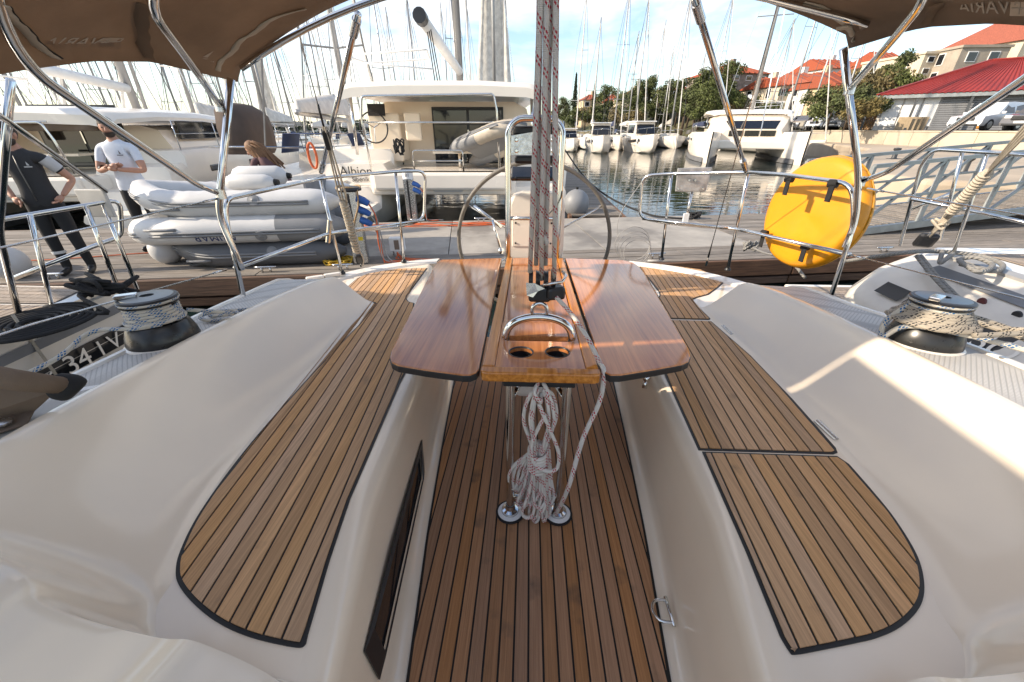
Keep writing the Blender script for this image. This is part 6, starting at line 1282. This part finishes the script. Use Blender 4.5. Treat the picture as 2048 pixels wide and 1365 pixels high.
# ------------------------------------------------------------ houses
tile = mat('red_roof_tiles', (.32, .075, .034), .8, var=.3, vs=3, rnd=.1, bump=.6, bs=5, stretch=(3, 3, 8))
def house(px0, px1, pe, pb, y, label, wall_m, depth=8, roof='hip', rows=2, cols=4, rz=.0, rh=1.5, under=3., shut_m=None, chim=True):
    a, b = WY(px0, pb, y), WY(px1, pb, y); w = (b-a).length; c = (a+b)/2; H = WY((px0+px1)/2, pe, y).z-c.z
    t = thing('house', label, 'house', (c.x, y+depth/2, c.z), rz)
    MB().box((0, 0, (H-under)/2), (w, depth, H+under)).build('wall', wall_m, t)
    o = .35; e = [V3((-w/2-o, -depth/2-o, H)), V3((w/2+o, -depth/2-o, H)), V3((w/2+o, depth/2+o, H)), V3((-w/2-o, depth/2+o, H))]
    if roof == 'flat': rf = MB().box((0, 0, H+.1), (w+.3, depth+.3, .25)).build('roof', wall_m, t)
    else:
        k = min(w/2-.2, depth*.45) if roof == 'hip' else -o; r_ = [V3((-w/2+k, 0, H+rh)), V3((w/2-k, 0, H+rh))]
        m = MB().add(e+r_, [(0, 1, 5, 4), (1, 2, 5), (2, 3, 4, 5), (3, 0, 4), (3, 2, 1, 0)]); rf = m.build('roof', tile, t)
        if roof == 'gable':
            MB().add([(-w/2-.01, -depth/2, H), (-w/2-.01, depth/2, H), (-w/2-.01, 0, H+rh*.95)], [(0, 1, 2)]).build('gable', wall_m, t); MB().add([(w/2+.01, -depth/2, H), (w/2+.01, depth/2, H), (w/2+.01, 0, H+rh*.95)], [(0, 1, 2)]).build('gable', wall_m, t)
        n = int(w/.9)
        for q in range(n): u = (q+.5)/n; p0, p1 = lerp(e[0], e[1], u), lerp(r_[0], r_[1], u); MB().bar(p0+V3((0, 0, .05)), p1+V3((0, 0, .05)), .2, .10).build('tile_row', tile, rf)
        if chim: MB().box((w*.2, depth*.1, H+rh+.1), (.6, .6, 1.3)).build('chimney', wall_m, rf)
    fh = H/rows if rows else 3; rr = random.Random(px0)
    for j in range(rows):
        for i in range(cols):
            if rr.random() < .08: continue
            x = -w/2+w*(i+.5)/cols+rr.uniform(-.2, .2); z = fh*j+fh*.52; ww, wh = min(1.1, w/cols*.5), min(1.35, fh*.55)
            wn = MB().box((x, -depth/2-.03, z), (ww, .06, wh)).build('window', white, t)
            MB().box((x, -depth/2-.065, z), (ww-.16, .03, wh-.16)).build('pane', glassd, wn)
            if shut_m and rr.random() < .6:
                for s in (-1, 1): MB().box((x+s*(ww*.78), -depth/2-.05, z), (ww*.5, .05, wh)).build('shutter', shut_m, wn)
        for i in range(2):      # side windows facing the sun
            y_ = -depth/2+depth*(i+.5)/2; wn = MB().box((-w/2-.03, y_, fh*j+fh*.52), (.06, .9, 1.2)).build('window', white, t); MB().box((-w/2-.065, y_, fh*j+fh*.52), (.03, .75, 1.05)).build('pane', glassd, wn)
    return t
w_st = mat('rubble_stone', (.27, .23, .19), .9, var=.3, vs=2.5, bump=.8, bs=4, detail=8); w_cr = mat('cream_render', (.58, .50, .38), .85, var=.12, vs=.6); w_wh = mat('white_render', (.68, .66, .62), .85, var=.08, vs=.6); w_cn = mat('bare_concrete', (.36, .31, .25), .9, var=.15, vs=.6); w_yl = mat('ochre_render', (.55, .43, .27), .85, var=.12, vs=.6)
shg = mat('green_shutter', (.06, .12, .09), .7); shb = mat('brown_shutter', (.14, .08, .05), .7)
house(1418, 1516, 147, 205, 70, 'tall rubble stone house with red hipped roof standing above the marina', w_st, 9, 'hip', 3, 3, .35, 1.7, 5)
house(1536, 1590, 172, 226, 60, 'cream house with small windows in the row below the stone house', w_cr, 8, 'gable', 2, 3, .15, 1.2, 3, shg)
house(1590, 1650, 165, 226, 57, 'white two-storey row house with dark shutters', w_wh, 8, 'gable', 2, 4, .15, 1.3, 3, shg)
house(1648, 1690, 172, 224, 53, 'narrow ochre house with steep red roof at the row end', w_yl, 7, 'gable', 2, 2, .2, 1.6, 3, shb)
house(1632, 1716, 138, 168, 78, 'white house with red roof above the row houses', w_wh, 8, 'gable', 1, 3, .2, 1.7, 5)
house(1755, 1812, 135, 168, 66, 'cream house with red roof behind the shrubs', w_cr, 8, 'gable', 1, 3, .3, 2.2, 6)
house(1812, 1895, 108, 178, 60, 'cream apartment house with tall glazed stair window', w_cr, 9, 'flat', 3, 3, .1, 1, 3)
house(1892, 1985, 95, 172, 57, 'bare concrete house with one small square window', w_cn, 9, 'flat', 2, 2, .0, 1, 3)
house(1985, 2160, 82, 160, 60, 'large cream house with big orange-red tiled roof', w_cr, 10, 'hip', 2, 4, .15, 4.0, 4)
house(1246, 1292, 192, 222, 92, 'cream house with red roof among trees on the low hill', w_cr, 8, 'hip', 2, 3, .2, 1.3, 5)
house(1325, 1388, 180, 204, 95, 'white modern house on the low hill above the pines', w_wh, 8, 'hip', 1, 4, .1, 1.1, 5)
house(1162, 1200, 200, 218, 98, 'small cream house beside the cypress', w_yl, 7, 'hip', 1, 2, .1, 1.1, 5)
house(1212, 1240, 204, 222, 104, 'small red-roofed house between cypress and cream house', w_cr, 7, 'hip', 1, 2, .1, 1.6, 5)
# ------------------------------------------------------------ trees and shrubs
bark = mat('bark', (.09, .065, .045), .9, var=.3, vs=8, bump=.8, bs=20)
def leafm(n, c): return mat(n, c, .75, var=.45, vs=1.2, rnd=.12)
lf_p, lf_c, lf_b, lf_s = leafm('pine_needles', (.085, .105, .028)), leafm('cypress_green', (.03, .05, .018)), leafm('broad_leaves', (.10, .12, .035)), leafm('dry_shrub', (.18, .14, .05))
def tree(name, label, cat, blobs, trunk, lm, n, leaf, seed, group):
    rr = random.Random(seed); t = thing(name, label, cat, (0, 0, 0), 0, group); vs, fs = [], []
    for k in range(n):
        c, r = rr.choice(blobs); d = V3((rr.gauss(0, 1), rr.gauss(0, 1), rr.gauss(0, 1))).normalized()*(rr.random()**.45)
        p = V3(c)+V3((d.x*r[0], d.y*r[1], d.z*r[2])); q = V3((rr.gauss(0, 1), rr.gauss(0, 1), rr.gauss(0, 1))).normalized(); u = q.orthogonal().normalized()*leaf*rr.uniform(.6, 1.4); w = q.cross(u).normalized()*leaf*rr.uniform(.35, .8)
        b = len(vs); vs += [p-u, p+w, p+u, p-w]; fs.append((b, b+1, b+2, b+3))
    MB().add(vs, fs).build('crown', lm, t)
    tr = MB().tube(trunk[0], .2, 8, rad=trunk[1])
    for c, r in blobs[::2]: tr.tube([V3(trunk[0][-2]), V3(c)], .06, 5, rad=[.09, .03])
    tr.build('trunk', bark, t, smooth=True); return t
def blobset(seed, n, R, H0, H1, br): r_ = random.Random(seed); return [((r_.uniform(-1, 1)*R*(1-.5*abs(i/n-.35)), r_.uniform(-1, 1)*R*(1-.5*abs(i/n-.35)), lerp(H0, H1, i/n)), (br*r_.uniform(.7, 1.2),)*2+(br*r_.uniform(.5, .8),)) for i in range(n)]
TP = [tree('pine_tree', 'p', 'tree', blobset(1, 16, 2.4, 2.2, 8.2, 1.35), ([(0, 0, -2), (.1, 0, 2), (.0, .1, 5), (0, 0, 8)], [.28, .22, .14, .04]), lf_p, 5200, .17, 1, 'trees on the slope'),
      tree('pine_tree', 'p', 'tree', blobset(2, 14, 2.8, 1.6, 6.5, 1.5), ([(0, 0, -2), (.3, 0, 2), (.1, .1, 4), (0, 0, 6)], [.28, .22, .14, .04]), lf_b, 4800, .18, 2, 'trees on the slope'),
      tree('cypress_tree', 'p', 'tree', [((0, 0, z), (.75*(1-abs(z-3)/6.5),)*2+(1.0,)) for z in (.8, 2, 3, 4, 5, 6, 7, 7.8)], ([(0, 0, -2), (0, 0, 1), (0, 0, 4), (0, 0, 7)], [.16, .14, .08, .03]), lf_c, 3600, .13, 3, 'trees on the slope'),
      tree('shrub', 'p', 'shrub', blobset(4, 7, 1.3, .3, 1.7, .8), ([(0, 0, -1), (0, 0, .3), (.1, 0, .8), (0, 0, 1.3)], [.08, .07, .05, .02]), lf_s, 1900, .12, 4, 'shrubs on the slope'),
      tree('shrub', 'p', 'shrub', blobset(5, 7, 1.3, .3, 1.9, .85), ([(0, 0, -1), (0, 0, .3), (.1, 0, .8), (0, 0, 1.3)], [.08, .07, .05, .02]), lf_b, 1900, .12, 5, 'shrubs on the slope')]
tu = set(); rr = random.Random(31)
def plant(k, px, pb, y, s, label):
    o = TP[k] if k not in tu else copy_tree(TP[k]); tu.add(k); p = WY(px, pb, y); o.location = p; o.rotation_euler = (0, 0, rr.uniform(0, 6)); o.scale = (s*rr.uniform(.9, 1.1),)*2+(s,); o['label'] = ('low ' if s < .7 else 'tall ' if s > .95 and k < 2 else 'broad ' if s >= 1.2 else '')+label; return o
plant(2, 1147, 240, 85, .85, 'dark pointed cypress beside the small cream house'); plant(2, 1185, 236, 90, .72, 'thin dark cypress standing right of small house')
for px, pb, y, s, k in [(1128, 245, 88, .6, 1), (1215, 232, 86, .7, 1), (1275, 238, 78, .65, 0), (1292, 232, 80, .7, 0), (1258, 242, 80, .7, 1), (1335, 242, 76, .8, 1), (1352, 238, 74, .6, 0), (1375, 240, 72, .65, 1), (1398, 240, 68, .68, 0), (1418, 240, 66, .8, 0), (1442, 242, 64, .78, 0), (1388, 250, 66, .7, 1), (1310, 248, 76, .6, 1), (1425, 250, 60, .8, 1), (1365, 250, 68, .7, 0)]:
    plant(k, px, pb, y, s, ('full dark pine tree' if k == 0 else 'rounded green tree')+' on the wooded slope above the motor boats')
for px, pb, y, s, k in [(1530, 232, 56, .7, 4), (1640, 225, 46, 1.0, 4), (1660, 235, 43, 1.1, 4), (1700, 215, 48, 1.2, 3), (1720, 195, 52, 1.4, 3), (1745, 205, 48, 1.4, 3), (1760, 190, 52, 1.2, 3), (1735, 225, 42, 1.0, 4), (1695, 238, 40, .9, 4), (1715, 240, 38, .8, 3), (1780, 200, 46, 1.1, 4), (1800, 182, 48, 1.0, 4), (1670, 215, 50, 1.0, 3), (1170, 245, 84, 1.3, 3), (1200, 245, 82, 1.3, 4), (1235, 246, 82, 1.4, 3), (1265, 252, 76, 1.2, 3), (1320, 250, 80, 1.3, 4), (1150, 250, 80, 1.2, 4), (1110, 252, 95, 1.5, 4), (1480, 235, 62, 1.0, 3), (1500, 228, 64, 1.0, 4), (1785, 150, 58, 1.1, 4)]:
    plant(k, px, pb, y, s, ('dry yellowish shrub' if k == 3 else 'leafy green shrub')+(' below the rubble stone house' if 1460 < px < 1560 else ' on the slope behind the silver van' if 1560 < px < 1710 else ' between the row houses and the shed' if 1710 <= px < 1770 else ' below the cream apartment house' if px >= 1770 else ' at the foot of the low hill'))
# a far-off wood along the left shore, reads as one mass
vs, fs = [], []; rr = random.Random(77)
for k in range(9000):
    x = rr.uniform(-420, 20); y = 225+rr.uniform(0, 30); z = rr.random()**1.2*lerp(3, 9, .5+.5*mnoise.noise(V3((x*.03, 0, 1)))); s_ = rr.uniform(.5, 1.1); b = len(vs); u = V3((rr.gauss(0, 1), rr.gauss(0, 1), rr.gauss(0, 1))).normalized()*s_; w = u.orthogonal().normalized()*s_*.8; p = V3((x, y, z)); vs += [p-u, p+w, p+u, p-w]; fs.append((b, b+1, b+2, b+3))
stuff(tag(MB().add(vs, fs).build('far_wood', lf_c), 'dark green wood along the far shore beyond the masts', 'wood'))
